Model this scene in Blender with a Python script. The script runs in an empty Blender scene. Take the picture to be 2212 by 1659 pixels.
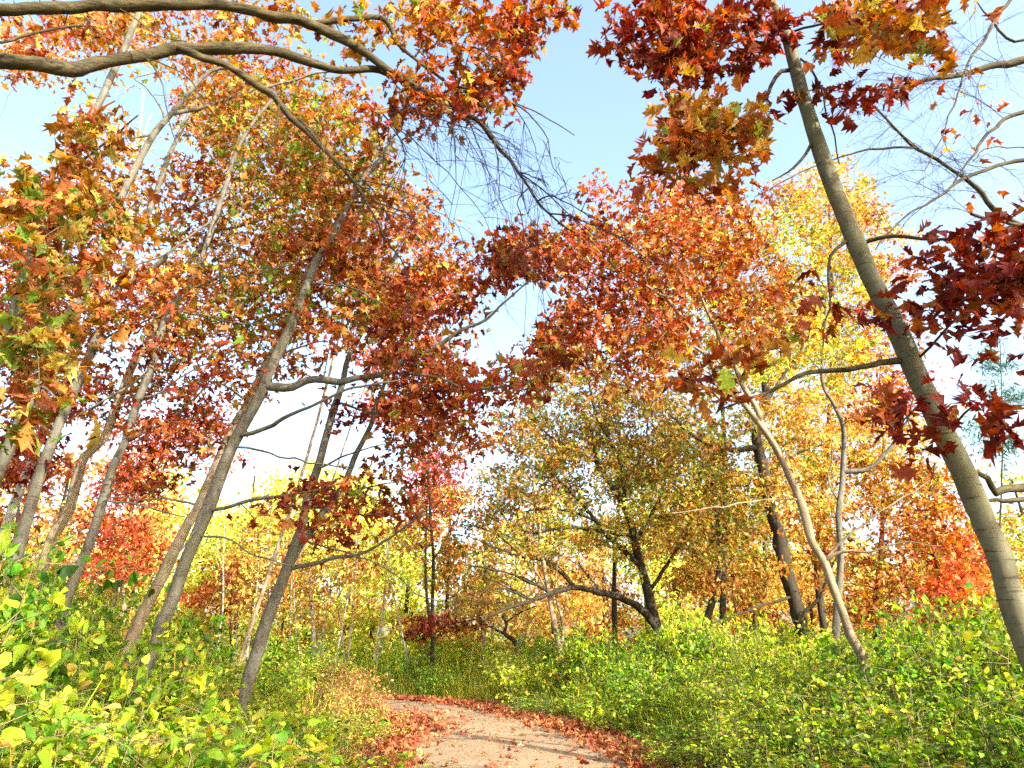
import bpy, math
import numpy as np
from mathutils import Vector

# ------------------------------------------------------------------ camera, sky, sun, exposure
scn = bpy.context.scene
COL = scn.collection
PITCH = math.radians(21.1)
EYE = 1.5
W0, H0 = 2212.0, 1659.0
FPX = W0 * 24.0 / 36.0
cam = bpy.data.cameras.new("camera")
cam.lens = 24.0; cam.sensor_width = 36.0; cam.clip_start = 0.05; cam.clip_end = 600
cob = bpy.data.objects.new("camera", cam); COL.objects.link(cob)
cob.location = (0, 0, EYE); cob.rotation_euler = (math.pi / 2 + PITCH, 0, 0)
scn.camera = cob

SUN_EL = math.radians(29)
SUN_AZ = math.atan2(0.70, -0.71)          # compass style, from +Y towards +X: behind the camera, to the right
sunv = Vector((math.sin(SUN_AZ) * math.cos(SUN_EL), math.cos(SUN_AZ) * math.cos(SUN_EL), math.sin(SUN_EL)))
wd = bpy.data.worlds.new("World"); scn.world = wd; wd.use_nodes = True
nt = wd.node_tree; nt.nodes.clear()
out = nt.nodes.new("ShaderNodeOutputWorld"); bg = nt.nodes.new("ShaderNodeBackground")
sky = nt.nodes.new("ShaderNodeTexSky"); sky.sky_type = 'NISHITA'; sky.sun_disc = False
sky.sun_elevation = SUN_EL; sky.sun_rotation = SUN_AZ
sky.air_density = 1.1; sky.dust_density = 4.0; sky.ozone_density = 1.2
bg.inputs[1].default_value = 0.15
nt.links.new(sky.outputs[0], bg.inputs[0]); nt.links.new(bg.outputs[0], out.inputs[0])
sl = bpy.data.lights.new("sun", 'SUN'); sl.energy = 3.5; sl.angle = math.radians(0.5); sl.color = (1.0, 0.93, 0.80)
so = bpy.data.objects.new("sun", sl); COL.objects.link(so)
so.rotation_euler = sunv.to_track_quat('Z', 'Y').to_euler(); so.location = (20, -20, 30)
scn.view_settings.view_transform = 'Standard'; scn.view_settings.look = 'None'
scn.view_settings.exposure = 2.15; scn.view_settings.gamma = 1.0
scn.render.engine = 'CYCLES'
scn.cycles.max_bounces = 8; scn.cycles.diffuse_bounces = 5; scn.cycles.transmission_bounces = 5
scn.cycles.use_denoising = False

# ------------------------------------------------------------------ helpers
rng = np.random.default_rng(11)
cp, sp = math.cos(PITCH), math.sin(PITCH)

def at(px, py, Y):
    """the point seen at (px, py) of the 2212-wide photograph, Y metres ahead"""
    px = np.asarray(px, float); py = np.asarray(py, float); Y = np.asarray(Y, float)
    a = (px - W0 / 2) / FPX; b = -(py - H0 / 2) / FPX
    ry = cp - b * sp; rz = sp + b * cp
    t = Y / ry
    return np.stack(np.broadcast_arrays(a * t, Y, EYE + rz * t), -1)

def pix(P):
    P = np.asarray(P, float)
    d = P[..., 1] * cp + (P[..., 2] - EYE) * sp
    u = -P[..., 1] * sp + (P[..., 2] - EYE) * cp
    return W0 / 2 + P[..., 0] / d * FPX, H0 / 2 - u / d * FPX, d

def tag(o, label=None, cat=None, group=None, kind=None):
    if label: o['label'] = label
    if cat: o['category'] = cat
    if group: o['group'] = group
    if kind: o['kind'] = kind
    return o

def empty(name, loc):
    o = bpy.data.objects.new(name, None); COL.objects.link(o); o.location = loc
    o.empty_display_size = 0.3
    return o

def link(name, me, parent=None, origin=None):
    o = bpy.data.objects.new(name, me); COL.objects.link(o)
    if parent is not None: o.parent = parent
    return o

def mesh_from(name, V, loops, sizes, mat, col=None, smooth=True, origin=(0, 0, 0)):
    V = np.asarray(V, np.float32) - np.asarray(origin, np.float32)
    me = bpy.data.meshes.new(name)
    me.vertices.add(len(V)); me.vertices.foreach_set("co", V.ravel())
    loops = np.asarray(loops, np.int32); sizes = np.asarray(sizes, np.int32)
    me.loops.add(len(loops)); me.loops.foreach_set("vertex_index", loops)
    st = np.zeros(len(sizes), np.int32); st[1:] = np.cumsum(sizes)[:-1]
    me.polygons.add(len(sizes)); me.polygons.foreach_set("loop_start", st)
    me.polygons.foreach_set("use_smooth", np.full(len(sizes), smooth, bool))
    me.update(calc_edges=True)
    if col is not None:
        ca = me.color_attributes.new("tint", 'FLOAT_COLOR', 'POINT')
        c4 = np.ones((len(V), 4), np.float32); c4[:, :3] = col
        ca.data.foreach_set("color", c4.ravel())
    me.materials.append(mat)
    me.validate()
    return me

class Tubes:
    def __init__(s): s.V = []; s.F = []; s.n = 0; s.M = []
    def add(s, pts, rad, sides=6, rough=0.0, mi=0):
        pts = np.asarray(pts, float); rad = np.asarray(rad, float); n = len(pts)
        t = np.gradient(pts, axis=0); t /= np.linalg.norm(t, axis=1)[:, None] + 1e-9
        m = np.abs(t.mean(0)); ref = np.zeros(3); ref[int(np.argmin(m))] = 1
        a = np.cross(t, ref); a /= np.linalg.norm(a, axis=1)[:, None] + 1e-9
        b = np.cross(t, a)
        th = np.arange(sides) / sides * 2 * math.pi
        rr = rad[:, None] * np.ones((1, sides))
        if rough > 0:
            ph = rng.uniform(0, 6.28, 6); s_ = np.arange(n)[:, None]
            rr = rr * (1 + rough * (np.sin(th * 2 + ph[0] + s_ * .35) * .6 + np.sin(th * 3 + ph[1] - s_ * .5) * .5
                                    + np.sin(s_ * .9 + ph[2]) * .5) + rng.normal(0, rough * .25, rr.shape))
        if rough > 0 and sides >= 14:
            for _ in range(max(3, n // 9)):
                s0, t0, am = rng.uniform(0, n), rng.uniform(0, 6.28), rng.uniform(.10, .28)
                dth = np.abs((th - t0 + math.pi) % (2 * math.pi) - math.pi)
                rr = rr * (1 + am * np.exp(-((np.arange(n)[:, None] - s0) / .8) ** 2 - (dth[None] / .55) ** 2))
        R = pts[:, None] + rr[..., None] * (a[:, None] * np.cos(th)[None, :, None] + b[:, None] * np.sin(th)[None, :, None])
        s.V.append(R.reshape(-1, 3))
        i = np.arange(n - 1)[:, None] * sides; j = np.arange(sides)[None]; k = (j + 1) % sides
        q = np.stack([i + j, i + k, i + sides + k, i + sides + j], -1).reshape(-1, 4) + s.n
        s.F.append(q[:, ::-1]); s.n += n * sides; s.M.append(np.full(len(q), mi, np.int32))
    def mesh(s, name, mat, origin=(0, 0, 0), mat2=None):
        V = np.concatenate(s.V); F = np.concatenate(s.F)
        me = mesh_from(name, V, F.ravel(), np.full(len(F), 4), mat, origin=origin)
        if mat2 is not None:
            me.materials.append(mat2); M = np.concatenate(s.M)
            if len(M) == len(me.polygons): me.polygons.foreach_set("material_index", M)
        return me

def smooth_line(P, r, step=0.12, wob=0.0):
    P = np.asarray(P, float); r = np.asarray(r, float)
    if len(P) < 3:
        P = np.insert(P, 1, (P[0] + P[-1]) / 2, 0); r = np.insert(r, 1, (r[0] + r[-1]) / 2)
    Q = np.vstack([2 * P[0] - P[1], P, 2 * P[-1] - P[-2]])
    outp, outr = [], []
    for i in range(1, len(Q) - 2):
        L = np.linalg.norm(Q[i + 1] - Q[i]); m = max(2, int(L / step))
        t = (np.arange(m) / m)[:, None]
        p0, p1, p2, p3 = Q[i - 1], Q[i], Q[i + 1], Q[i + 2]
        c = .5 * ((2 * p1) + (-p0 + p2) * t + (2 * p0 - 5 * p1 + 4 * p2 - p3) * t ** 2 + (-p0 + 3 * p1 - 3 * p2 + p3) * t ** 3)
        outp.append(c); outr.append(r[i - 1] + (r[i] - r[i - 1]) * t[:, 0])
    outp.append(P[-1:]); outr.append(r[-1:])
    p = np.concatenate(outp); rr = np.concatenate(outr)
    if wob > 0 and len(p) > 3:
        n = rng.normal(0, wob, p.shape); k = np.array([.25, .5, .25])
        for a in range(3): n[:, a] = np.convolve(n[:, a], k, 'same')
        n[0] = 0; p = p + n
    return p, rr

# ------------------------------------------------------------------ leaf shapes (length 1, stalk at the origin, blade along +Y)
def lobed():
    ys = [0.0, .16, .26, .40, .46, .63, .68, .84, 1.0]
    xo = [0.02, .15, .32, .15, .46, .17, .38, .14, .01]
    yo = [0.0, .14, .30, .30, .58, .52, .82, .80, 1.0]
    return halves(ys, xo, yo)
def halves(ys, xo, yo):
    V = []; F = []
    n = len(ys)
    for y in ys: V.append((0, y, 0))
    for x, y in zip(xo, yo): V.append((x, y, 0.25 * x))
    for x, y in zip(xo, yo): V.append((-x, y, 0.25 * x))
    for i in range(n - 1):
        F.append((i, n + i, n + i + 1, i + 1)); F.append((i, i + 1, 2 * n + i + 1, 2 * n + i))
    return np.array(V, float), np.array(F)
LEAF = {
    'lobed': lobed(),
    'lobe_mid': halves([0, .22, .38, .52, .72, 1.0], [.03, .30, .16, .44, .17, .06], [.0, .20, .34, .62, .66, 1.0]),
    'ovate': halves([0, .2, .5, .8, 1.0], [.02, .25, .33, .19, .0], [0, .18, .48, .80, 1.0]),
    'kite': (np.array([(0, 0, 0), (.34, .45, .1), (0, 1, 0), (-.34, .45, .1)], float), np.array([(0, 1, 2, 3)])),
    'sliver': (np.array([(0, 0, 0), (.09, .4, .02), (0, 1, 0), (-.09, .4, .02)], float), np.array([(0, 1, 2, 3)])),
}
LEAF['stalk'] = (np.array([(-.006, 0, 0), (.006, 0, 0), (.007, .35, 0), (-.005, .35, 0), (.006, .7, 0), (-.003, .7, 0), (.001, 1, 0), (-.001, 1, 0)], float), np.array([(0, 1, 2, 3), (3, 2, 4, 5), (5, 4, 6, 7)]))
AREA = {'lobed': .48, 'lobe_mid': .40, 'ovate': .42, 'kite': .34, 'sliver': .09}

def leaves_mesh(name, kind, pos, size, col, mat, up=0.5, droop=0.35, origin=(0, 0, 0), r=rng):
    T, F = LEAF[kind]; n = len(pos); k = len(T)
    nm = r.normal(0, 1, (n, 3)); nm[:, 2] = np.abs(nm[:, 2]) * .7 + up; nm /= np.linalg.norm(nm, axis=1)[:, None]
    d = r.normal(0, 1, (n, 3)); d[:, 2] -= droop * 1.5
    d -= (d * nm).sum(1)[:, None] * nm; d /= np.linalg.norm(d, axis=1)[:, None] + 1e-9
    x = np.cross(d, nm)
    t = np.broadcast_to(T, (n, k, 3)).copy()
    t[..., 0] *= r.uniform(.6, 1.15, (n, 1))
    curl = r.normal(-.22, .34, (n, 1)); fold = r.uniform(-.4, 3.4, (n, 1))
    t[..., 0] += r.normal(0, .14, (n, 1)) * t[..., 1] ** 2
    t[..., 2] = t[..., 2] * fold + curl * (t[..., 1] ** 2) + (0 if kind == 'stalk' else r.normal(0, .05, (n, k)))
    if kind in ('lobed', 'lobe_mid', 'ovate'):
        w_ = .045 if kind != 'ovate' else .02
        t[..., 0] += r.normal(0, w_, (n, k)) * (np.abs(T[:, 0]) > .03); t[..., 1] += r.normal(0, w_ * .7, (n, k))
        t[..., 2] += r.normal(0, 1.3, (n, 1)) * t[..., 0] ** 2 + r.normal(0, .5, (n, 1)) * t[..., 0] * t[..., 1]
    t *= np.asarray(size)[:, None, None]
    V = pos[:, None] + t[..., :1] * x[:, None] + t[..., 1:2] * d[:, None] + t[..., 2:3] * nm[:, None]
    C = np.repeat(col, k, 0)
    f = (F[None] + (np.arange(n) * k)[:, None, None]).reshape(-1, F.shape[1])
    return mesh_from(name, V.reshape(-1, 3), f.ravel(), np.full(len(f), F.shape[1]), mat, C, smooth=(kind != 'kite'), origin=origin)

PAL = {   # leaf colours (linear), weights; natural but for 'darkred'
    'red': ([(.30, .052, .014), (.36, .085, .018), (.22, .028, .012), (.42, .15, .028), (.44, .24, .04), (.26, .24, .03)], [4, 4, 3, 2.5, 1.2, .5]),
    'darkred': ([(.18, .020, .008), (.24, .038, .010), (.14, .014, .008), (.31, .085, .018)], [4, 3, 3, 1.5]),  # brown-red oak leaf, darkened so the near crowns' shade is in the colour
    'redorange': ([(.37, .095, .017), (.31, .058, .013), (.44, .17, .028), (.50, .29, .045), (.30, .30, .03), (.22, .035, .012)], [5, 3.5, 4, 1.8, .8, 1.5]),
    'orange': ([(.40, .155, .022), (.33, .085, .015), (.48, .25, .035), (.54, .38, .06), (.24, .29, .028), (.25, .05, .014)], [5, 3.5, 3.5, 1.5, 1.2, 1.2]),
    'orangegreen': ([(.36, .14, .020), (.36, .19, .026), (.17, .25, .022), (.32, .29, .04), (.28, .07, .014)], [4, 3, 2.6, 1.5, 3.0]),
    'gold': ([(.62, .40, .07), (.56, .28, .045), (.54, .45, .07), (.48, .17, .03), (.36, .36, .05), (.58, .33, .09)], [4, 3.2, 2.4, 2.2, 1.2, 2]),
    'goldgreen': ([(.54, .45, .055), (.40, .43, .045), (.54, .31, .035), (.27, .34, .03), (.42, .14, .022)], [4, 4, 2, 2, 1.4]),
    'olive': ([(.22, .20, .022), (.32, .24, .028), (.14, .18, .022), (.36, .17, .024), (.28, .085, .018), (.40, .28, .04)], [3, 3, 2.5, 3, 2, 2]),
    'lime': ([(.62, .60, .06), (.50, .58, .05), (.70, .62, .07), (.66, .46, .05)], [4, 4, 3, 1]),
    'pink': ([(.56, .07, .045), (.60, .12, .06), (.46, .04, .03)], [3, 2, 2]),
    'scarlet': ([(.54, .085, .022), (.58, .14, .03), (.42, .045, .018), (.60, .23, .04)], [4, 4, 3, 1.4]),
    'pine': ([(.05, .12, .07), (.07, .15, .09), (.05, .10, .06)], [1, 1, 1]),
    'shrub': ([(.15, .29, .018), (.26, .40, .020), (.36, .46, .022), (.07, .17, .012), (.54, .54, .035), (.50, .33, .06)], [3.5, 4, 4, 3, 2, .5]),
    'shrubyellow': ([(.38, .46, .03), (.26, .39, .022), (.56, .54, .06), (.14, .27, .02), (.58, .36, .09)], [4, 3, 2.5, 2, .6]),
    'shrubdark': ([(.07, .19, .014), (.13, .28, .018), (.22, .36, .022), (.05, .13, .012), (.42, .48, .035)], [3, 4, 4, 2.5, 2]),
    'litter': ([(.42, .11, .03), (.48, .17, .05), (.34, .06, .02), (.54, .26, .10), (.26, .11, .05)], [4, 4, 3, 2, 2]),
    'blush': ([(.62, .30, .10), (.60, .50, .10), (.58, .18, .07), (.40, .44, .06)], [3, 3, 2, 2]),
}
def colours(pal, n, r=rng, jit=.16):
    c, w = PAL[pal]; c = np.array(c); w = np.array(w) / sum(w)
    if not pal.startswith('shrub'): c = c * .92 + .08 * c.mean(1, keepdims=True)
    k = r.choice(len(c), n, p=w)
    return np.clip(c[k] * r.normal(1, jit, (n, 1)) * r.normal(1, .07, (n, 3)), .004, .85)

# ------------------------------------------------------------------ materials
def nodes(name):
    m = bpy.data.materials.new(name); m.use_nodes = True
    t = m.node_tree; t.nodes.clear()
    o = t.nodes.new("ShaderNodeOutputMaterial")
    return m, t, o
def N(t, kind, **kw):
    n = t.nodes.new(kind)
    for k, v in kw.items():
        if k.startswith('i_'):
            key = k[2:]; key = int(key) if key.isdigit() else key.replace('_', ' ')
            n.inputs[key].default_value = v
        else: setattr(n, k, v)
    return n

def leaf_material(name, translucency=.42, rough=.45, spec=.35, vary=.0, sat=1.0):
    m, t, o = nodes(name)
    at_ = N(t, "ShaderNodeAttribute", attribute_name="tint")
    tc = N(t, "ShaderNodeTexCoord")
    nz = N(t, "ShaderNodeTexNoise", i_Scale=38.0, i_Detail=3.0)
    t.links.new(tc.outputs['Object'], nz.inputs['Vector'])
    mr = N(t, "ShaderNodeMapRange", i_1=.3, i_2=.7, i_3=.72, i_4=1.22); t.links.new(nz.outputs['Fac'], mr.inputs[0])
    mul = N(t, "ShaderNodeMix", data_type='RGBA', blend_type='MULTIPLY'); mul.inputs[0].default_value = 1
    t.links.new(at_.outputs['Color'], mul.inputs[6]); t.links.new(mr.outputs[0], mul.inputs[7])
    col = mul.outputs[2]
    if vary > 0:
        oi = N(t, "ShaderNodeObjectInfo"); hs = N(t, "ShaderNodeHueSaturation")
        a = N(t, "ShaderNodeMapRange", i_3=.5 - vary, i_4=.5 + vary); t.links.new(oi.outputs['Random'], a.inputs[0])
        t.links.new(a.outputs[0], hs.inputs['Hue']); t.links.new(col, hs.inputs['Color']); col = hs.outputs[0]
    p = N(t, "ShaderNodeBsdfPrincipled"); p.inputs['Roughness'].default_value = rough
    p.inputs['Specular IOR Level'].default_value = spec
    t.links.new(col, p.inputs['Base Color'])
    tr = N(t, "ShaderNodeBsdfTranslucent")
    g = N(t, "ShaderNodeHueSaturation", i_Saturation=1.12 * sat, i_Value=1.25); t.links.new(col, g.inputs['Color'])
    t.links.new(g.outputs[0], tr.inputs['Color'])
    mx = N(t, "ShaderNodeMixShader"); mx.inputs[0].default_value = translucency
    t.links.new(p.outputs[0], mx.inputs[1]); t.links.new(tr.outputs[0], mx.inputs[2]); t.links.new(mx.outputs[0], o.inputs[0])
    return m

def bark_material(name, c1, c2, c3, scale=6., stretch=.18, sx=1., bump=.5, moss=None, lent=0.0):
    m, t, o = nodes(name)
    tc = N(t, "ShaderNodeTexCoord"); mp = N(t, "ShaderNodeMapping"); mp.inputs['Scale'].default_value = (sx, 1, stretch)
    t.links.new(tc.outputs['Object'], mp.inputs[0])
    n1 = N(t, "ShaderNodeTexNoise", i_Scale=scale * 4, i_Detail=8., i_Roughness=.7); t.links.new(mp.outputs[0], n1.inputs['Vector'])
    n2 = N(t, "ShaderNodeTexNoise", i_Scale=scale * .35, i_Detail=4.); t.links.new(tc.outputs['Object'], n2.inputs['Vector'])
    r1 = N(t, "ShaderNodeValToRGB"); r1.color_ramp.elements[0].position = .36; r1.color_ramp.elements[1].position = .66
    r1.color_ramp.elements[0].color = (*c1, 1); r1.color_ramp.elements[1].color = (*c2, 1)
    t.links.new(n1.outputs['Fac'], r1.inputs[0])
    mx = N(t, "ShaderNodeMix", data_type='RGBA'); t.links.new(r1.outputs[0], mx.inputs[6]); mx.inputs[7].default_value = (*c3, 1)
    mr = N(t, "ShaderNodeMapRange", i_1=.48, i_2=.66); t.links.new(n2.outputs['Fac'], mr.inputs[0]); t.links.new(mr.outputs[0], mx.inputs[0])
    col = mx.outputs[2]; h = n1.outputs['Fac']
    if lent > 0:      # horizontal scars and lenticels
        mp2 = N(t, "ShaderNodeMapping"); mp2.inputs['Scale'].default_value = (2.2, 2.2, 22.)
        t.links.new(tc.outputs['Object'], mp2.inputs[0])
        n3 = N(t, "ShaderNodeTexNoise", i_Scale=2.2, i_Detail=3.); t.links.new(mp2.outputs[0], n3.inputs['Vector'])
        m3 = N(t, "ShaderNodeMapRange", i_1=.60, i_2=.67, i_4=lent); t.links.new(n3.outputs['Fac'], m3.inputs[0])
        mx3 = N(t, "ShaderNodeMix", data_type='RGBA'); t.links.new(col, mx3.inputs[6]); mx3.inputs[7].default_value = (.035, .03, .025, 1)
        t.links.new(m3.outputs[0], mx3.inputs[0]); col = mx3.outputs[2]
    p = N(t, "ShaderNodeBsdfPrincipled", i_Roughness=.85); p.inputs['Specular IOR Level'].default_value = .25
    t.links.new(col, p.inputs['Base Color'])
    b = N(t, "ShaderNodeBump", i_Strength=bump, i_Distance=.02); t.links.new(h, b.inputs['Height']); t.links.new(b.outputs[0], p.inputs['Normal'])
    t.links.new(p.outputs[0], o.inputs[0])
    return m

M_LEAF = leaf_material("autumn_leaf", .42, rough=.6, spec=.14)
M_SHRUB = leaf_material("shrub_leaf", .42, rough=.5, spec=.2, vary=.012)
M_FAR = leaf_material("distant_leaf", .45, rough=.6, spec=.12, vary=.014)
M_LITTER = leaf_material("dry_leaf", .2, rough=.7, spec=.2)
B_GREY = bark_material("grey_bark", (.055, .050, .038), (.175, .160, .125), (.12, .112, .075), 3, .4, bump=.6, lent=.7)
B_OLIVE = bark_material("olive_smooth_bark", (.085, .076, .042), (.150, .140, .085), (.120, .122, .05), 2.2, .5, bump=.4, lent=.8)
B_BIRCH = bark_material("white_birch_bark", (.22, .19, .15), (.50, .46, .39), (.34, .30, .23), 3, .6, bump=.3, lent=.9)
B_DARK = bark_material("dark_oak_bark", (.012, .009, .007), (.060, .046, .028), (.030, .026, .013), 7, .12, bump=.9)
B_LIMB = bark_material("furrowed_limb_bark", (.010, .0075, .004), (.11, .084, .034), (.042, .034, .013), 6, 1., sx=.16, bump=1.0)
B_TWIG = bark_material("dark_twig_bark", (.014, .011, .011), (.035, .027, .024), (.024, .02, .016), 20, .5, bump=.2)
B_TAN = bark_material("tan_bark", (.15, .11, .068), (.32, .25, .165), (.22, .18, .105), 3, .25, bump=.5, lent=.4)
B_STEM = bark_material("shrub_stem", (.12, .10, .05), (.28, .22, .10), (.18, .20, .07), 20, .3, bump=.1)

# ------------------------------------------------------------------ places where the crowns leave the sky open (the gap over the path and smaller ones)
GAPS = [
    [(1185, 60), (1290, 40), (1300, 130), (1350, 190), (1400, 260), (1370, 330), (1290, 350), (1235, 400), (1250, 460), (1150, 480), (1110, 430), (1090, 350), (1130, 250), (1150, 130)],
    [(1240, -20), (1310, -20), (1300, 60), (1230, 60)],
    [(1040, 740), (1060, 690), (1110, 640), (1150, 615), (1200, 630), (1180, 680), (1120, 720), (1080, 780), (1030, 790)],
    [(550, 890), (650, 880), (700, 920), (680, 990), (540, 1000), (530, 940)],
    [(395, 1130), (435, 1120), (430, 1250), (450, 1280), (400, 1270)],
    [(1880, 240), (2212, 100), (2212, 400), (2110, 400), (2060, 480), (1950, 470), (1900, 380), (1850, 310)],
    [(2030, 0), (2212, 0), (2212, 120), (2080, 140)],
    [(300, 170), (390, 160), (370, 240), (300, 300), (270, 250)],
    [(0, 180), (110, 190), (130, 290), (90, 360), (0, 330)],
    [(700, 960), (760, 940), (850, 930), (830, 985), (760, 1010), (700, 1010)],
    [(1690, 250), (1730, 260), (1740, 300), (1700, 310)],
    [(2060, 1020), (2212, 1020), (2212, 1130), (2130, 1160)],
]
def in_poly(px, py, poly):
    inside = np.zeros(px.shape, bool); j = len(poly) - 1
    for i in range(len(poly)):
        xi, yi = poly[i]; xj, yj = poly[j]
        with np.errstate(divide='ignore', invalid='ignore'):
            inside ^= ((yi > py) != (yj > py)) & (px < (xj - xi) * (py - yi) / (yj - yi + 1e-9) + xi)
        j = i
    return inside
def open_sky(P, jit=22):
    px, py, _ = pix(P)
    px = px + rng.normal(0, jit, px.shape); py = py + rng.normal(0, jit, py.shape)
    k = np.zeros(px.shape, bool)
    for g in GAPS: k |= in_poly(px, py, g)
    return k

# ------------------------------------------------------------------ trees
def line3(pts, Y, Y1=None):
    p = np.array(pts, float)
    ys = np.full(len(p), float(Y)) if Y1 is None else np.linspace(Y, Y1, len(p))
    if p.shape[1] == 3: ys = p[:, 2]
    return at(p[:, 0], p[:, 1], ys)

def px2r(w, P):
    _, _, d = pix(P); P = np.asarray(P, float)
    return w / 2 * d / FPX * np.clip(d / np.linalg.norm(P - [0, 0, EYE], axis=-1), .55, 1) ** .9

def build_tree(name, label, Y, trunk, tw, bark, limbs=(), clumps=(), cat='tree', group=None, leaf='lobe_mid', lsize=.12,
               per=14, base=None, mat=None, Ytop=None, twig=.007, rough=.08, up=.45, gaps=True, sub=.22, limb_bark=None, bare=(), twig_bark=None, boost=1.3, back=0., slim=.82):
    """trunk: points from top to bottom; tw: (top width, bottom width) in photo pixels; limbs: (points, w0, w1[, Y0, Y1]);
    clumps: (px, py, rx, ry, palette, cover[, Y, dY])"""
    mat = mat or M_LEAF
    P = line3(trunk, Y if Ytop is None else Ytop, Y)[::-1]           # bottom first
    w = np.linspace(tw[1], tw[0], len(P)) * slim; r = px2r(w, P)
    if base is None:
        d = P[0] - P[1]; d = d / abs(d[2]) if abs(d[2]) > 1e-3 else np.array([0, 0, -1.])
        h = P[0][2] + .08
        b = P[0] + np.array([d[0] * .45 * h, d[1] * .3 * h, -h])
    else: b = np.array([base[0], base[1], -.08])
    if P[0][2] > .1:
        P = np.vstack([b, b * .6 + P[0] * .4 + [0, 0, 0], P]); r = np.concatenate([[r[0] * 1.55], [r[0] * 1.12], r])
    root = empty(name, (b[0], b[1], 0)); tag(root, label, cat, group)
    org = np.array([b[0], b[1], 0])
    T = Tubes(); p, rr = smooth_line(P, r, .12, .004)
    big = rr.max() > .05
    T.add(p, rr, 14 if big else 8, rough)
    # branch collars / knots on thick trunks
    PARTS = [('trunk', T, bark)]
    nodes_ = [p[int(len(p) * .25):]]; nrad = [rr[int(len(p) * .25):]]; own_ = [np.zeros(len(nodes_[0]), int)]
    for L in limbs:
        pts, w0, w1 = L[:3]; y0 = L[3] if len(L) > 3 else Y; y1 = L[4] if len(L) > 4 else y0
        Q = line3(pts, y0, y1)
        i = np.argmin(np.linalg.norm(p - Q[0], axis=1))
        if len(L) < 6 and np.linalg.norm(p[i] - Q[0]) < 1.2: Q[0] = p[i]
        q, qr = smooth_line(Q, px2r(np.linspace(w0, w1, len(Q)), Q), .09, .016)
        TL = Tubes(); TL.add(q, qr, 9 if w0 > 10 else 6, rough)
        own_.append(np.full(len(q), len(PARTS))); PARTS.append(('limb', TL, limb_bark or bark))
        nodes_.append(q); nrad.append(qr)
    nod = np.concatenate(nodes_); nr = np.concatenate(nrad); own = np.concatenate(own_)
    LP = []; LC = []; LS = []
    for (x0, y0, rx, ry, pal, cov, *rest) in clumps:
        cy = (rest[0] if rest else Y) + back; dy = rest[1] if len(rest) > 1 else .1 * Y + .3
        c = at(x0, y0, cy); _, _, dep = pix(c)
        lpx = lsize * FPX / dep
        n = int(boost * cov * math.pi * rx * ry / (AREA[leaf] * lpx * lpx * .55))
        ns = max(3, int(n / per))
        a = rng.uniform(0, 6.283, ns); q = np.sqrt(rng.uniform(0, 1, ns)) * rng.uniform(.75, 1.12, ns)
        S = at(x0 + rx * q * np.cos(a), y0 + ry * q * np.sin(a), cy + rng.uniform(-dy, dy, ns))
        if gaps: S = S[~open_sky(S, 14)]
        S = S[S[:, 2] > .3]
        if not len(S): continue
        S = S[np.argsort(np.linalg.norm(S[:, None] - nod[None, ::3], axis=2).min(1))]
        npp = max(4, n // ns)
        for s in S:
            dd = np.linalg.norm((nod - s) * [1, 1, 1.25], axis=1) + np.where(nod[:, 2] > s[2] + .3, .5, 0)
            i = int(np.argmin(dd)); o = nod[i]; L = np.linalg.norm(s - o)
            m = int(min(9, max(3, L / .18)))
            t = np.linspace(0, 1, m)[:, None]
            side = rng.normal(0, .10 * L, 3); side[2] += .10 * L
            curve = o + (s - o) * t + side * (4 * t * (1 - t)) * .8 + rng.normal(0, .012 * L, (m, 3)) * t
            r0 = min(nr[i] * .75, twig * (1 + 1.4 * L)); r1 = twig * .45
            PARTS[own[i]][1].add(curve, r0 + (r1 - r0) * t[:, 0], 5 if r0 > .012 else 3, mi=1); own = np.concatenate([own, np.full(m - 1, own[i])])
            nod = np.vstack([nod, curve[1:]]); nr = np.concatenate([nr, (r0 + (r1 - r0) * t[1:, 0])])
            k = max(2, int(npp * rng.uniform(.5, 1.5)))
            tt = rng.uniform(.35, 1.0, k)
            pos = np.stack([np.interp(tt, t[:, 0], curve[:, ax]) for ax in range(3)], 1)
            pos += rng.normal(0, 1, (k, 3)) * np.array([sub, sub, sub * .55]) * rng.uniform(.5, 1.1)
            LP.append(pos)
            c1 = colours(pal, k); LC.append(np.clip(c1 * max(.5, rng.normal(1, .22)) * rng.normal(1, .06, 3), .004, .8))
            LS.append(lsize * rng.uniform(.62, 1.25, k))
    for B in bare:                                   # bare twig sprays: start, end (pixels), sag, width, side twigs
        (ax, ay), E, yy, w0, ntw = B
        ex, ey = (E[0] - ax, E[1] - ay) if E is not None else (rng.uniform(-10, 290), rng.uniform(30, 330))
        A = at(ax, ay, yy); i0 = int(np.argmin(np.linalg.norm(nod - A, axis=1))); A = nod[i0]; TW = PARTS[own[i0]][1]
        ax, ay, _ = pix(A); bx, by = (ex + ax, ey + ay)
        Bq = at(bx, by, yy + rng.normal(0, .3))
        m = 12; t = np.linspace(0, 1, m)[:, None]
        L = np.linalg.norm(Bq - A)
        cv = A + (Bq - A) * t + np.array([rng.normal(0, .05) * L, rng.normal(0, .05) * L, rng.uniform(.04, .16) * L]) * 4 * t * (1 - t) + np.cumsum(rng.normal(0, .016 * L, (m, 3)), 0) * t * 1.4
        r0 = px2r(w0, A); TW.add(cv, r0 * (1 - .8 * t[:, 0]), 5, mi=1)
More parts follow.
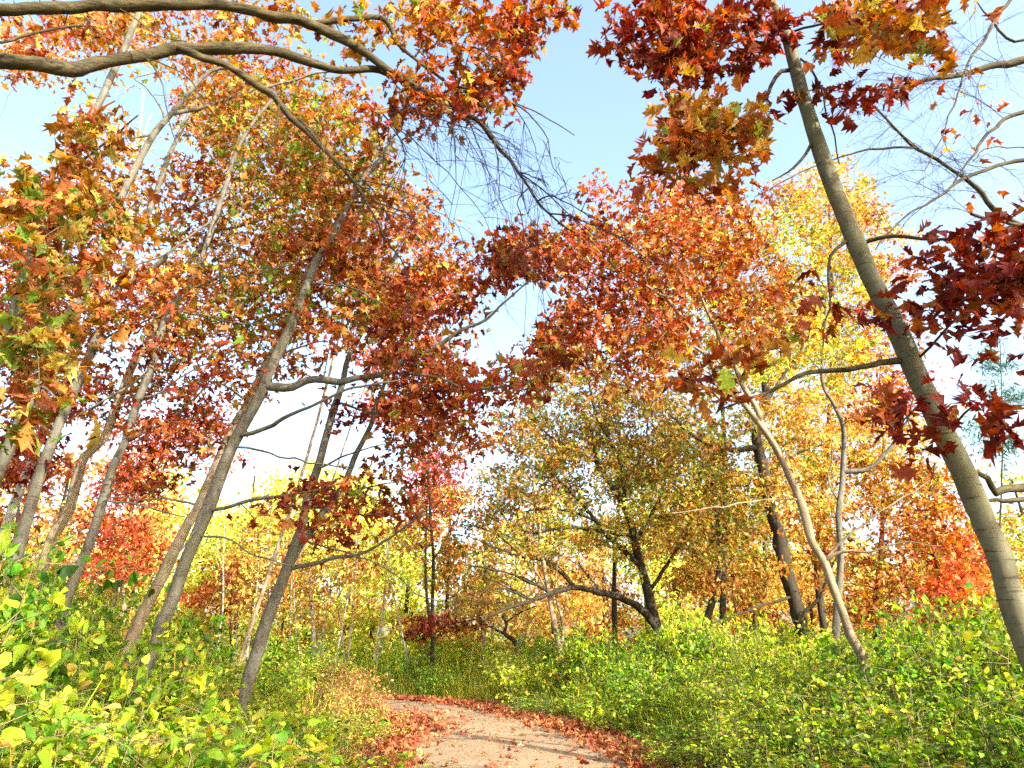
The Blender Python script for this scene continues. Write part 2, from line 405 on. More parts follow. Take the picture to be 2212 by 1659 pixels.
        for _ in range(ntw):
            i = rng.integers(2, m - 1); o = cv[i]; dr = (cv[min(i + 1, m - 1)] - cv[i - 1]); dr = dr / np.linalg.norm(dr)
            l2 = L * rng.uniform(.12, .42)
            e = o + (dr + rng.normal(0, .65, 3)) * l2; e[2] -= l2 * .2
            m2 = 6; t2 = np.linspace(0, 1, m2)[:, None]
            c2 = o + (e - o) * t2 + np.array([0, 0, .12 * l2]) * 4 * t2 * (1 - t2) + rng.normal(0, .03 * l2, (m2, 3)) * t2
            rr0 = r0 * .5; TW.add(c2, rr0 * (1 - .7 * t2[:, 0]), 3, mi=1)
            for _k in range(3):
                j = rng.integers(1, m2); o3 = c2[j]; e3 = o3 + (dr + rng.normal(0, .6, 3)) * l2 * rng.uniform(.2, .45)
                t3 = np.linspace(0, 1, 4)[:, None]
                TW.add(o3 + (e3 - o3) * t3 + rng.normal(0, .02 * l2, (4, 3)) * t3, rr0 * .55 * (1 - .6 * t3[:, 0]), 3, mi=1)
    for nm_, tb_, bk_ in PARTS: link(nm_, tb_.mesh(nm_, bk_, org, twig_bark or bk_), root)
    if LP:
        pos = np.concatenate(LP); col = np.concatenate(LC); sz = np.concatenate(LS)
        if gaps:
            k = ~open_sky(pos, 9); pos, col, sz = pos[k], col[k], sz[k]
        k = pos[:, 2] > .15; pos, col, sz = pos[k], col[k], sz[k]
        link('crown', leaves_mesh('crown', leaf, pos, sz, col, mat, up=up, origin=org), root)
    return root

def copy_tree(o, loc, rz=0., sc=1., label=None, group=None):
    c = o.copy(); COL.objects.link(c); c.location = loc; c.rotation_euler = (0, 0, rz); c.scale = (sc, sc, sc * rng.uniform(.9, 1.12))
    if label: c['label'] = label
    if group: c['group'] = group
    for ch in list(o.children):
        d = ch.copy(); COL.objects.link(d); d.parent = c
    return c
# ------------------------------------------------------------------ ground, path, litter
YS = np.array([-14, 0, 3, 4, 6, 8, 10, 13, 15.5, 18, 20, 22, 24, 27])
XL = np.array([-.2, -.4, -.75, -.85, -1.15, -1.45, -1.7, -2.1, -2.7, -3.4, -4.5, -6.2, -9.5, -16])
XR = np.array([3.2, 3.0, 2.8, 2.7, 2.5, 2.3, 2.05, 1.75, 1.0, .2, -.7, -2.2, -5.0, -11])
def xl(Y): return np.interp(Y, YS, XL)
def xr(Y): return np.interp(Y, YS, XR)

def ground_material():
    m, t, o = nodes("woodland_soil")
    tc = N(t, "ShaderNodeTexCoord")
    n1 = N(t, "ShaderNodeTexNoise", i_Scale=.35, i_Detail=6.); n2 = N(t, "ShaderNodeTexNoise", i_Scale=14., i_Detail=8., i_Roughness=.75)
    t.links.new(tc.outputs['Object'], n1.inputs[0]); t.links.new(tc.outputs['Object'], n2.inputs[0])
    r = N(t, "ShaderNodeValToRGB"); e = r.color_ramp.elements
    e[0].position = .3; e[0].color = (.045, .04, .02, 1); e[1].position = .7; e[1].color = (.24, .14, .055, 1)
    x = e.new(.5); x.color = (.10, .10, .03, 1)
    t.links.new(n2.outputs['Fac'], r.inputs[0])
    mx = N(t, "ShaderNodeMix", data_type='RGBA'); t.links.new(r.outputs[0], mx.inputs[6]); mx.inputs[7].default_value = (.11, .13, .03, 1)
    t.links.new(n1.outputs['Fac'], mx.inputs[0])
    p = N(t, "ShaderNodeBsdfPrincipled", i_Roughness=.95); t.links.new(mx.outputs[2], p.inputs['Base Color'])
    b = N(t, "ShaderNodeBump", i_Strength=.8, i_Distance=.03); t.links.new(n2.outputs['Fac'], b.inputs['Height']); t.links.new(b.outputs[0], p.inputs['Normal'])
    t.links.new(p.outputs[0], o.inputs[0]); return m
def path_material():
    m, t, o = nodes("packed_earth")
    tc = N(t, "ShaderNodeTexCoord")
    n1 = N(t, "ShaderNodeTexNoise", i_Scale=.9, i_Detail=7., i_Roughness=.65); n2 = N(t, "ShaderNodeTexNoise", i_Scale=60., i_Detail=6., i_Roughness=.8)
    t.links.new(tc.outputs['Object'], n1.inputs[0]); t.links.new(tc.outputs['Object'], n2.inputs[0])
    r = N(t, "ShaderNodeValToRGB"); e = r.color_ramp.elements
    e[0].position = .32; e[0].color = (.19, .132, .066, 1); e[1].position = .7; e[1].color = (.28, .205, .110, 1)
    t.links.new(n1.outputs['Fac'], r.inputs[0])
    mr = N(t, "ShaderNodeMapRange", i_1=.3, i_2=.7, i_3=.86, i_4=1.08); t.links.new(n2.outputs['Fac'], mr.inputs[0])
    mx = N(t, "ShaderNodeMix", data_type='RGBA', blend_type='MULTIPLY'); mx.inputs[0].default_value = 1
    t.links.new(r.outputs[0], mx.inputs[6]); t.links.new(mr.outputs[0], mx.inputs[7])
    p = N(t, "ShaderNodeBsdfPrincipled", i_Roughness=.9); t.links.new(mx.outputs[2], p.inputs['Base Color'])
    b = N(t, "ShaderNodeBump", i_Strength=.3, i_Distance=.008); t.links.new(n2.outputs['Fac'], b.inputs['Height']); t.links.new(b.outputs[0], p.inputs['Normal'])
    t.links.new(p.outputs[0], o.inputs[0]); return m

def sheet(name, X, Y, Z, mat):
    a, b = X.shape
    V = np.stack([X, Y, Z], -1).reshape(-1, 3)
    i = np.arange(a - 1)[:, None] * b; j = np.arange(b - 1)[None]
    F = np.stack([i + j, i + b + j, i + b + j + 1, i + j + 1], -1).reshape(-1, 4)
    return tag(link(name, mesh_from(name, V, F[:, ::-1].ravel(), np.full(len(F), 4), mat)), kind='structure')

gx = np.concatenate([np.linspace(-300, -30, 12), np.linspace(-27, 27, 40), np.linspace(30, 300, 12)])
gy = np.concatenate([np.linspace(-120, -16, 9), np.linspace(-13, 60, 54), np.linspace(70, 420, 12)])
GX, GY = np.meshgrid(gx, gy, indexing='ij')
sheet('ground', GX, GY, np.zeros_like(GX), ground_material())
yy = np.concatenate([np.linspace(-14, 27, 165)]); vv = np.linspace(0, 1, 25)
PY, PV = np.meshgrid(yy, vv, indexing='ij')
el = xl(PY) + .07 * np.sin(PY * 3.1) + .05 * np.sin(PY * 7.7 + 1); er = xr(PY) + .07 * np.sin(PY * 2.7 + 2) + .05 * np.sin(PY * 6.9)
PX = el + (er - el) * PV
sheet('path', PX, PY, .006 + .05 * np.sin(PV * math.pi) + .006 * np.sin(PX * 3 + PY) * np.sin(PV * math.pi), path_material())

def litter():
    P = []
    n = 17000
    Y = rng.uniform(5, 26, n); side = rng.random(n)
    off = np.abs(rng.normal(0, .42, n)); inward = rng.random(n) < .55
    x = np.where(side < .42, xl(Y) + np.where(inward, off * .55, -off * 2.5), xr(Y) - np.where(inward, off * .7, -off * 1.6))
    P.append(np.stack([x, Y, .035 + rng.uniform(0, .07, n)], 1))
    n = 520                                         # scattered over the path itself
    Y = rng.uniform(5, 24, n); v = rng.uniform(.05, .95, n)
    P.append(np.stack([xl(Y) + (xr(Y) - xl(Y)) * v, Y, .012 + .05 * np.sin(v * math.pi) + rng.uniform(.004, .02, n)], 1))
    n = 6000                                        # the drift of leaves on the left verge by the bend
    P.append(np.stack([rng.normal(-3.1, .8, n), rng.normal(14.6, 1.3, n), .04 + np.abs(rng.normal(0, .07, n))], 1))
    P = np.concatenate(P)
    m_ = 5000; Yc = rng.uniform(5, 24, m_); vc = rng.beta(.55, .5, m_)
    C = np.stack([xl(Yc) + (xr(Yc) - xl(Yc)) * vc, Yc, .010 + .05 * np.sin(vc * math.pi) + rng.uniform(.003, .012, m_)], 1)
    big = rng.uniform(.06, .14, len(P)); P = np.concatenate([P, C])
    size = np.concatenate([big, rng.uniform(.012, .045, m_)])
    me = leaves_mesh('fallen_leaves', 'lobe_mid', P, size, colours('litter', len(P)), M_LITTER, up=1.6, droop=0)
    tag(link('fallen_leaves', me), 'dry red and orange leaves drifted along both edges of the path', 'fallen leaves', kind='stuff')
litter()

def grass():
    n = 15000
    Y = rng.uniform(3.2, 26, n); s = rng.random(n) < .25
    off = rng.gamma(1.6, 1.3, n) + .25
    x = np.where(s, xl(Y) - off, xr(Y) + off)
    P = np.stack([x, Y, np.zeros(n)], 1)
    h = np.clip(.42 + .30 * off, .35, 1.3) * rng.uniform(.55, 1.35, n)
    me = leaves_mesh('tall_grass', 'stalk', P, h, colours('shrubyellow', n) * np.array([1.05, .9, .9]), M_LITTER, up=0, droop=-4.5)
    tag(link('tall_grass', me), 'thin pale grass stalks standing among the bushes beside the path', 'grass', kind='stuff')
grass()

# ------------------------------------------------------------------ near trees
# the oak outside the left edge whose limbs hang over the picture
build_tree('oak_tree', 'old oak outside the left edge, its furrowed limbs and bare drooping twigs cross the top', 5.2,
    [(-560, -900), (-575, -200), (-585, 500), (-590, 1100), (-590, 1500)], (120, 170), B_LIMB,
    limbs=[
        ([(-575, -60), (-250, -20), (0, 17), (105, 17), (245, 9), (385, 7), (490, 14), (595, 35), (665, 49), (700, 66), (771, 98), (813, 136), (876, 175), (929, 206), (981, 227), (1027, 259), (1069, 301), (1097, 343), (1139, 406), (1209, 483), (1244, 504)], 40, 2.5, 4.6, 6.6),
        ([(665, 49), (774, 40), (834, 45), (859, 91), (894, 126), (964, 175), (1010, 190)], 15, 5, 5.4, 6.0),
        ([(-580, 260), (-250, 140), (0, 130), (88, 140), (147, 150), (210, 133), (315, 119), (385, 102), (455, 105), (525, 109), (612, 116), (665, 133), (717, 150), (774, 150), (807, 150), (859, 171), (911, 196), (960, 215), (1020, 250), (1060, 300)], 46, 4, 4.6, 6.2),
        ([(385, 102), (437, 126), (490, 140), (542, 175), (595, 210), (630, 252), (682, 304), (728, 350), (747, 378), (785, 430), (817, 490), (855, 553)], 24, 3, 4.9, 5.6),
        ([(318, 128), (350, 185), (360, 245), (381, 311)], 5, 2, 4.9, 5.0),
        ([(602, 227), (595, 280), (584, 325), (556, 357)], 6, 3, 5.1, 5.2),
        ([(318, 128), (395, 161), (423, 196), (441, 234)], 4, 2, 4.9, 4.9),
        ([(260, 20), (300, 50), (340, 82), (400, 88)], 4, 2, 4.8, 4.9),
        ([(0, 92), (50, 78), (110, 62), (180, 57)], 9, 6, 4.6, 4.8, 1),
        ([(640, 252), (690, 300), (700, 350), (690, 400)], 4, 2, 5.2, 5.3),
        ([(1000, 245), (1080, 220), (1170, 250), (1240, 290)], 5, 2, 6.2, 6.5),
    ],
    clumps=[(1010, 50, 130, 60, 'redorange', .9, 6.0, .5), (1120, 90, 70, 110, 'red', 1.2, 6.2, .5), (1205, 20, 50, 45, 'red', 1.5, 6.2, .4),
            (960, 190, 120, 60, 'redorange', 1.0, 6.0, .5), (800, 60, 90, 60, 'orange', .7, 5.9, .5), (900, 250, 90, 50, 'red', .8, 6.2, .5),
            (1060, 200, 60, 60, 'red', 1.0, 6.2, .4), (560, 40, 120, 50, 'orange', .6, 6.4, .5), (940, 20, 80, 35, 'orange', 1.0, 6.0, .4)],
    leaf='lobed', lsize=.135, per=7, twig=.006, sub=.16, base=(-5.2, 5.2), slim=.85, boost=1.9, twig_bark=B_TWIG,
    bare=[((rng.uniform(760, 1150), rng.uniform(120, 420)), None, rng.uniform(5.3, 6.3), rng.uniform(2.6, 4.6), 6) for _ in range(36)],
    rough=.13)

build_tree('maple_tree', 'leaning grey trunk nearest the left edge behind big orange leaves', 5.6,
    [(330, -40), (230, 190), (137, 385), (66, 553), (25, 690), (0, 760), (-40, 900), (-80, 1080), (-120, 1300)], (17, 40), B_GREY,
    limbs=[([(137, 385), (200, 330), (260, 280), (300, 250)], 9, 3, 5.4, 5.0), ([(25, 690), (90, 640), (180, 600)], 9, 3, 5.4, 4.6), ([(-40, 900), (40, 860), (120, 800)], 9, 3, 5.2, 4.4),
           ([(60, 560), (20, 440), (-40, 380)], 9, 3, 5.4, 5.2)],
    clumps=[(205, 290, 70, 70, 'orange', 1.1, 5.0, .4), (90, 430, 110, 60, 'orangegreen', .9, 4.9, .4), (190, 480, 110, 70, 'orangegreen', 1.1, 4.7, .4),
            (70, 570, 90, 70, 'orangegreen', 1.0, 4.5, .4), (110, 690, 110, 60, 'orangegreen', .9, 4.3, .4), (60, 790, 80, 70, 'orangegreen', 1.0, 4.2, .4),
            (40, 900, 60, 60, 'orangegreen', .9, 4.2, .4), (40, 330, 60, 50, 'orange', .6, 5.0, .3), (150, 380, 90, 60, 'orange', .9, 5.0, .3), (20, 480, 50, 60, 'orange', 1.0, 4.8, .3), (200, 590, 80, 60, 'orange', .8, 4.8, .3), (130, 800, 70, 60, 'orange', .8, 4.3, .3), (280, 500, 60, 50, 'orange', .8, 5.0, .4), (60, 60, 120, 60, 'redorange', .55, 6.5, .5), (250, 60, 130, 60, 'orange', .6, 6.5, .5)],
    leaf='lobed', lsize=.13, per=7, twig=.005, sub=.15, boost=1.9)

build_tree('maple_tree', 'grey trunk at left forking high into two limbs under the hanging oak limb', 7.6,
    [(500, 147), (455, 154), (413, 196), (371, 245), (332, 290), (290, 367), (245, 472), (210, 565), (168, 650), (140, 700), (88, 800), (40, 920), (0, 1010), (-40, 1120), (-70, 1240)], (9, 40), B_GREY,
    limbs=[([(371, 245), (430, 235), (525, 203), (640, 170), (740, 150)], 12, 4, 7.6, 8.0), ([(332, 290), (290, 300), (262, 300)], 6, 4, 7.6, 7.4),
           ([(332, 245), (328, 200), (290, 170)], 6, 3, 7.6, 7.8), ([(140, 700), (60, 680), (-20, 640)], 8, 3, 7.6, 7.8)],
    clumps=[(430, 180, 150, 90, 'orange', .45, 8), (120, 560, 130, 110, 'red', .85, 8), (60, 720, 90, 110, 'red', .9, 8.4), (330, 60, 180, 60, 'redorange', .55, 8.2), (120, 130, 150, 60, 'redorange', .4, 8.4), (560, 130, 130, 70, 'redorange', .6, 8.4),
            (40, 980, 80, 100, 'darkred', .8, 8.6), (30, 260, 80, 80, 'redorange', .4, 8.6), (250, 330, 90, 70, 'orange', .5, 8.4), (60, 150, 120, 50, 'orange', .4, 8.6), (300, 180, 90, 60, 'gold', .3, 9)],
    back=.7, leaf='lobe_mid', lsize=.115, per=13, twig=.006)

build_tree('maple_tree', 'grey trunk at left with a forked pale limb, third in from the edge', 8.2,
    [(430, 200), (400, 265), (367, 332), (330, 437), (315, 472), (283, 550), (259, 616), (228, 686), (196, 763), (168, 826), (140, 885), (108, 966), (80, 1043), (55, 1130), (25, 1240)], (9, 37), B_GREY,
    limbs=[([(262, 612), (277, 612), (332, 577), (364, 553)], 18, 12, 8.2, 8.0), ([(196, 763), (250, 720), (330, 690)], 8, 3, 8.2, 7.8), ([(150, 880), (100, 840), (40, 820)], 7, 3, 8.2, 8.4)],
    clumps=[(350, 480, 140, 90, 'orange', .55, 8.4), (290, 660, 110, 70, 'redorange', .9, 8.0), (470, 270, 130, 100, 'orange', .6, 8.6), (560, 330, 120, 80, 'orangegreen', .8, 8.4), (100, 860, 100, 60, 'red', .6, 8.8), (420, 400, 110, 70, 'redorange', .6, 8.8), (180, 700, 110, 70, 'redorange', .8, 8.6), (250, 830, 90, 60, 'red', .6, 8.8), (660, 200, 100, 60, 'orangegreen', .8, 8.8), (760, 250, 80, 60, 'redorange', .8, 8.8)],
    back=.7, leaf='lobe_mid', lsize=.115, per=13, twig=.006)

build_tree('birch_tree', 'white barked birch among the grey trunks at far left', 10.5,
    [(310, 200), (297, 315), (275, 450), (240, 560), (215, 625), (196, 680), (170, 745), (140, 830), (98, 920), (50, 1040), (10, 1150)], (6, 30), B_BIRCH,
    limbs=[([(262, 480), (300, 520), (330, 490), (470, 420), (480, 410)], 10, 5, 10.5, 10.0), ([(300, 315), (318, 270), (330, 240)], 5, 3, 10.5, 10.5), ([(215, 625), (190, 560), (150, 500)], 7, 3, 10.5, 11)],
    clumps=[(300, 240, 70, 80, 'gold', .3, 10.5), (230, 430, 90, 70, 'orange', .4, 11)], leaf='lobe_mid', lsize=.105, per=13, twig=.006)

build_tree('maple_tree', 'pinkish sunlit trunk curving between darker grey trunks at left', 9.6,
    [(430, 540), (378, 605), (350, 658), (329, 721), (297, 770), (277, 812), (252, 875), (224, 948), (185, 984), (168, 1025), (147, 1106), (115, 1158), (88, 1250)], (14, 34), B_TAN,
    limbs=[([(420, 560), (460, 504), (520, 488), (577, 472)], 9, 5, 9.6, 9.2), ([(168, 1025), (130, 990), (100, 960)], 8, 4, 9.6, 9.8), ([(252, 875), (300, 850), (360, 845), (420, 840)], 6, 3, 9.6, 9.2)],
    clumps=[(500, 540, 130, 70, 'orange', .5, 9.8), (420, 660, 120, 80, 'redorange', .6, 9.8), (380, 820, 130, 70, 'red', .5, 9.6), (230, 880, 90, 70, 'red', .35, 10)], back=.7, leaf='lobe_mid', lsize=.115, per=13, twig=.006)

build_tree('maple_tree', 'slim dark grey trunk leaning right, just left of the paired trunks', 7.8,
    [(600, 200), (542, 273), (507, 336), (490, 392), (465, 472), (434, 563), (406, 623), (371, 661), (350, 710), (325, 798), (297, 868), (270, 955), (245, 1008), (217, 1102), (189, 1183), (157, 1256), (140, 1316), (115, 1396), (90, 1480)], (9, 33), B_GREY,
    limbs=[([(276, 955), (350, 913), (402, 878), (465, 812)], 10, 3, 7.8, 7.6), ([(406, 623), (480, 600), (560, 590), (680, 555)], 6, 3, 7.8, 7.6), ([(371, 661), (430, 680), (520, 700), (610, 700)], 7, 3, 7.8, 7.6),
           ([(325, 798), (260, 850), (200, 880), (150, 910)], 7, 3, 7.8, 7.8), ([(245, 1075), (320, 1095), (400, 1115)], 6, 3, 7.8, 7.4), ([(465, 472), (400, 520), (330, 560), (200, 600)], 6, 3, 7.8, 7.6),
           ([(297, 868), (350, 850), (420, 800), (500, 760)], 6, 3, 7.8, 7.6)],
    clumps=[(560, 260, 130, 100, 'orangegreen', .8, 7.8), (620, 420, 130, 100, 'orangegreen', 1.0, 7.8), (520, 620, 130, 70, 'orangegreen', .7, 7.6), (490, 730, 110, 60, 'orangegreen', .6, 7.6), (360, 640, 80, 60, 'redorange', .8, 7.4), (450, 830, 110, 60, 'red', .5, 7.4),
            (310, 930, 80, 50, 'darkred', .5, 7.4), (430, 970, 90, 40, 'red', .7, 7.6), (340, 760, 80, 50, 'red', .7, 7.6), (550, 820, 80, 50, 'redorange', .7, 7.8), (680, 280, 90, 70, 'orangegreen', .9, 7.6)],
    back=.7, leaf='lobe_mid', lsize=.11, per=13, twig=.006)

build_tree('maple_tree', 'tall grey front trunk of the leaning pair with a long limb reaching over the path', 7.4,
    [(850, 300), (824, 343), (789, 378), (754, 437), (719, 507), (686, 560), (665, 612), (644, 668), (609, 745), (581, 805), (560, 861), (525, 920), (490, 990), (448, 1103), (402, 1211), (378, 1281), (350, 1351), (325, 1414), (297, 1484), (262, 1570)], (11, 46), B_GREY,
    limbs=[([(578, 840), (630, 836), (682, 819), (735, 826), (774, 815), (842, 805), (873, 784), (929, 756), (992, 714), (1034, 700), (1069, 675), (1104, 637), (1153, 598)], 20, 3, 7.4, 7.0),
           ([(525, 948), (578, 927), (612, 903), (665, 878), (763, 840), (860, 820)], 12, 4, 7.4, 6.6), ([(462, 1102), (536, 1083), (616, 1070), (654, 1062), (740, 1040)], 10, 3, 7.4, 6.8),
           ([(440, 1152), (488, 1163), (547, 1200), (608, 1216), (660, 1225)], 6, 2, 7.4, 6.8), ([(842, 805), (920, 810), (980, 830), (1030, 840), (1080, 838), (1150, 820), (1210, 790)], 7, 3, 7.2, 6.6),
           ([(410, 1120), (395, 1180), (378, 1210)], 5, 3, 7.2, 7.0), ([(525, 960), (600, 985), (680, 1000), (760, 1010)], 6, 3, 7.4, 7.2), ([(754, 437), (830, 440), (890, 470)], 6, 3, 7.4, 7.2), ([(670, 600), (760, 620), (830, 660)], 6, 3, 7.4, 6.8)],
    clumps=[(760, 480, 130, 90, 'redorange', .8, 7.4), (740, 330, 110, 80, 'orangegreen', 1.1, 7.2), (850, 560, 120, 90, 'redorange', .9, 7.6), (730, 640, 120, 60, 'orangegreen', 1.0, 7.2), (700, 680, 110, 50, 'redorange', 1.2, 6.8),
            (880, 660, 110, 60, 'red', 1.1, 7.2), (860, 770, 110, 60, 'red', 1.1, 6.9), (980, 720, 60, 50, 'red', .9, 7), (1020, 810, 60, 40, 'red', 1.0, 6.8), (1150, 810, 90, 40, 'red', 1.5, 6.5), (1060, 830, 60, 32, 'red', 1.2, 6.7), (1220, 770, 45, 40, 'red', .9, 6.5), (950, 830, 60, 45, 'red', 1.0, 6.9), (1090, 570, 70, 60, 'darkred', 1.1, 6.9), (1160, 540, 90, 60, 'red', 1.2, 7.1), (1130, 570, 70, 55, 'red', 1.2, 7.0), (1040, 590, 60, 60, 'red', .9, 7.2), (1190, 500, 50, 35, 'red', .8, 7.0),
            (900, 880, 110, 60, 'red', .9, 7.2), (620, 1070, 90, 30, 'darkred', .9, 6.7), (600, 1120, 70, 25, 'red', .7, 6.8), (760, 1040, 80, 40, 'red', .8, 6.8), (720, 560, 100, 60, 'redorange', .9, 7.6)],
    back=.7, leaf='lobed', lsize=.125, per=13, twig=.006, sub=.19)

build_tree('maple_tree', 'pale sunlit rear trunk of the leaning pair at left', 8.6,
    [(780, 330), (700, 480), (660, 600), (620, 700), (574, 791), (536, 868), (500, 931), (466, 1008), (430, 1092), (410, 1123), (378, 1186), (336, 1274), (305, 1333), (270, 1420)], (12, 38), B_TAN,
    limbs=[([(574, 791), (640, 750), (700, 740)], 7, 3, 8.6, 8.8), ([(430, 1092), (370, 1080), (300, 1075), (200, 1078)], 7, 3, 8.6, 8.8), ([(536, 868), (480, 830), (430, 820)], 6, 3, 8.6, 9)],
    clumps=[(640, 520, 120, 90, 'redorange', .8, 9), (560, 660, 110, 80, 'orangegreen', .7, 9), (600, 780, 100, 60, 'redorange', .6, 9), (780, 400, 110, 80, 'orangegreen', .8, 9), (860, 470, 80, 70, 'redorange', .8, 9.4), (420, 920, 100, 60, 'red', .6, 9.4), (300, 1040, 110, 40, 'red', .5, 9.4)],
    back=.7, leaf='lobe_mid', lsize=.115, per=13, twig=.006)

build_tree('maple_tree', 'forked trunk beside the bend of the path, trunk base among low bushes', 8.4,
    [(860, 540), (800, 680), (754, 770), (740, 826), (719, 889), (707, 935), (686, 1010), (665, 1075), (651, 1139), (635, 1184), (619, 1230), (600, 1278), (579, 1331), (560, 1398), (542, 1451), (520, 1520)], (10, 40), B_GREY,
    limbs=[([(622, 1222), (654, 1168), (688, 1123), (712, 1091), (742, 1051), (764, 994), (796, 931), (820, 850), (838, 805), (859, 752), (880, 697)], 19, 5, 8.4, 8.8),
           ([(632, 1235), (670, 1219), (720, 1203), (771, 1200), (806, 1182), (840, 1160), (894, 1123), (940, 1095)], 11, 3, 8.4, 7.8), ([(771, 1200), (830, 1225), (900, 1280), (960, 1300)], 4, 2, 8.0, 7.8),
           ([(660, 1105), (720, 1085), (800, 1050), (870, 1040)], 6, 2, 8.4, 7.8), ([(690, 1010), (750, 985), (830, 960)], 6, 2, 8.4, 8), ([(730, 870), (800, 890), (880, 900), (980, 920)], 6, 2, 8.4, 8)],
    clumps=[(950, 850, 90, 50, 'darkred', .8, 8.0), (870, 960, 90, 40, 'red', .9, 7.8), (980, 900, 70, 60, 'red', .9, 8.2), (860, 1085, 110, 35, 'red', .9, 7.6), (720, 1130, 50, 25, 'darkred', 1.0, 7.6), (730, 1150, 60, 25, 'red', .8, 7.8), (800, 1110, 70, 30, 'red', .8, 7.6), (750, 1190, 60, 20, 'red', .7, 7.6),
            (820, 680, 100, 60, 'red', .8, 8.8), (940, 620, 90, 70, 'red', .8, 8.8), (980, 800, 70, 50, 'red', .8, 8.6), (1000, 640, 60, 60, 'red', .7, 8.6), (960, 540, 60, 70, 'redorange', .5, 9), (1020, 930, 60, 50, 'redorange', .7, 8.4), (900, 1000, 90, 40, 'redorange', .7, 8.2), (760, 900, 60, 50, 'darkred', .4, 8.4)],
    back=.7, leaf='lobe_mid', lsize=.12, per=13, twig=.006, sub=.19)

# right-hand side
build_tree('oak_tree', 'thick smooth olive grey trunk leaning in along the right edge', 5.0,
    [(1620, -60), (1645, -20), (1676, 20), (1697, 70), (1718, 147), (1739, 220), (1763, 298), (1784, 360), (1809, 427), (1851, 532), (1861, 553), (1900, 637), (1935, 710), (1973, 794), (2005, 861), (2040, 938), (2082, 1018), (2117, 1102), (2124, 1127), (2152, 1186), (2172, 1246), (2192, 1316), (2222, 1400), (2262, 1500)], (28, 84), B_OLIVE,
    limbs=[([(1942, 780), (1900, 784), (1872, 794), (1806, 801), (1746, 808), (1697, 826), (1648, 850), (1606, 871), (1560, 880)], 17, 4, 5.0, 4.6, 0),
           ([(1711, 140), (1690, 154), (1662, 185), (1644, 217), (1613, 259), (1585, 290), (1543, 311), (1473, 332)], 12, 3, 5.0, 5.0), ([(1749, 315), (1732, 346), (1704, 374), (1669, 390)], 9, 3, 5.0, 4.8),
           ([(1725, 133), (1749, 140), (1774, 182), (1781, 227), (1798, 273), (1802, 315), (1814, 353)], 6, 3, 5.0, 4.8), ([(1868, 521), (1928, 507), (1998, 511), (2096, 514), (2150, 540)], 11, 6, 5.0, 4.4), ([(1815, 515), (1798, 553), (1788, 623), (1791, 668), (1777, 707)], 9, 3, 5.0, 4.8),
           ([(1690, 25), (1640, -30), (1600, -90)], 16, 8, 5.0, 5.2), ([(1700, 60), (1800, 50), (1900, 40), (2000, 50)], 7, 3, 5, 4.2), ([(1690, 60), (1560, 90), (1450, 80)], 8, 3, 5.0, 5.0),
           ([(2030, 920), (2100, 880), (2160, 870)], 8, 3, 5, 4.4), ([(1980, 810), (2060, 700), (2150, 640)], 8, 3, 5, 4.4), ([(2000, 870), (1960, 900), (1900, 920)], 7, 3, 4.9, 4.5)],
    clumps=[(1400, 70, 100, 85, 'darkred', 1.3, 5.2, .3), (1480, 60, 70, 90, 'red', 1.1, 5.2, .4), (1570, 80, 90, 90, 'darkred', 1.2, 5.2, .4), (1640, 60, 60, 70, 'darkred', 1.1, 5.0, .4), (1430, 180, 50, 30, 'darkred', .5, 5.1, .2), (1480, 140, 70, 40, 'red', 1.1, 5.1, .3),
            (1500, 270, 90, 60, 'orange', 1.7, 4.7, .3), (1600, 290, 80, 60, 'orange', 1.5, 4.6, .3), (1450, 330, 80, 50, 'redorange', 1.4, 4.8, .3), (1550, 380, 90, 40, 'redorange', 1.1, 4.7, .3), (1650, 230, 40, 40, 'darkred', .5, 4.9, .3),
            (1880, 30, 150, 50, 'redorange', 1.4, 4.4, .3), (1900, 90, 90, 50, 'orange', 1.3, 4.2, .3), (2000, 90, 60, 40, 'orange', 1.1, 4.1, .2), (2040, 30, 90, 40, 'orange', 1.3, 4.2, .3), (1790, 60, 50, 50, 'darkred', .9, 4.8, .3),
            (1880, 200, 100, 40, 'darkred', .9, 4.8, .3), (1970, 230, 60, 40, 'darkred', .8, 4.8, .3), (1830, 250, 60, 40, 'darkred', .6, 4.8, .3),
            (2110, 560, 100, 70, 'darkred', 1.3, 4.4, .3), (2060, 660, 110, 60, 'darkred', 1.1, 4.4, .3), (2180, 640, 70, 80, 'darkred', 1.2, 4.4, .3), (2190, 480, 50, 70, 'darkred', 1.2, 4.4, .2), (2190, 760, 50, 50, 'darkred', .8, 4.4, .2),
            (2100, 870, 60, 50, 'darkred', 1.1, 4.3, .2), (1920, 900, 80, 50, 'darkred', 1.2, 4.5, .2), (2190, 960, 50, 40, 'darkred', .9, 4.3, .2), (1900, 650, 60, 40, 'darkred', .5, 5, .3),
            (1560, 800, 110, 50, 'redorange', 1.0, 4.5, .2), (1480, 810, 50, 45, 'redorange', .9, 4.4, .2), (1660, 720, 70, 40, 'redorange', .8, 4.8, .3), (1790, 650, 40, 30, 'darkred', .5, 4.8, .2), (2000, 980, 50, 40, 'darkred', .5, 4.6, .2)],
    leaf='lobed', lsize=.14, per=6, boost=1.7, twig=.0035, sub=.13, rough=.04, limb_bark=B_LIMB)

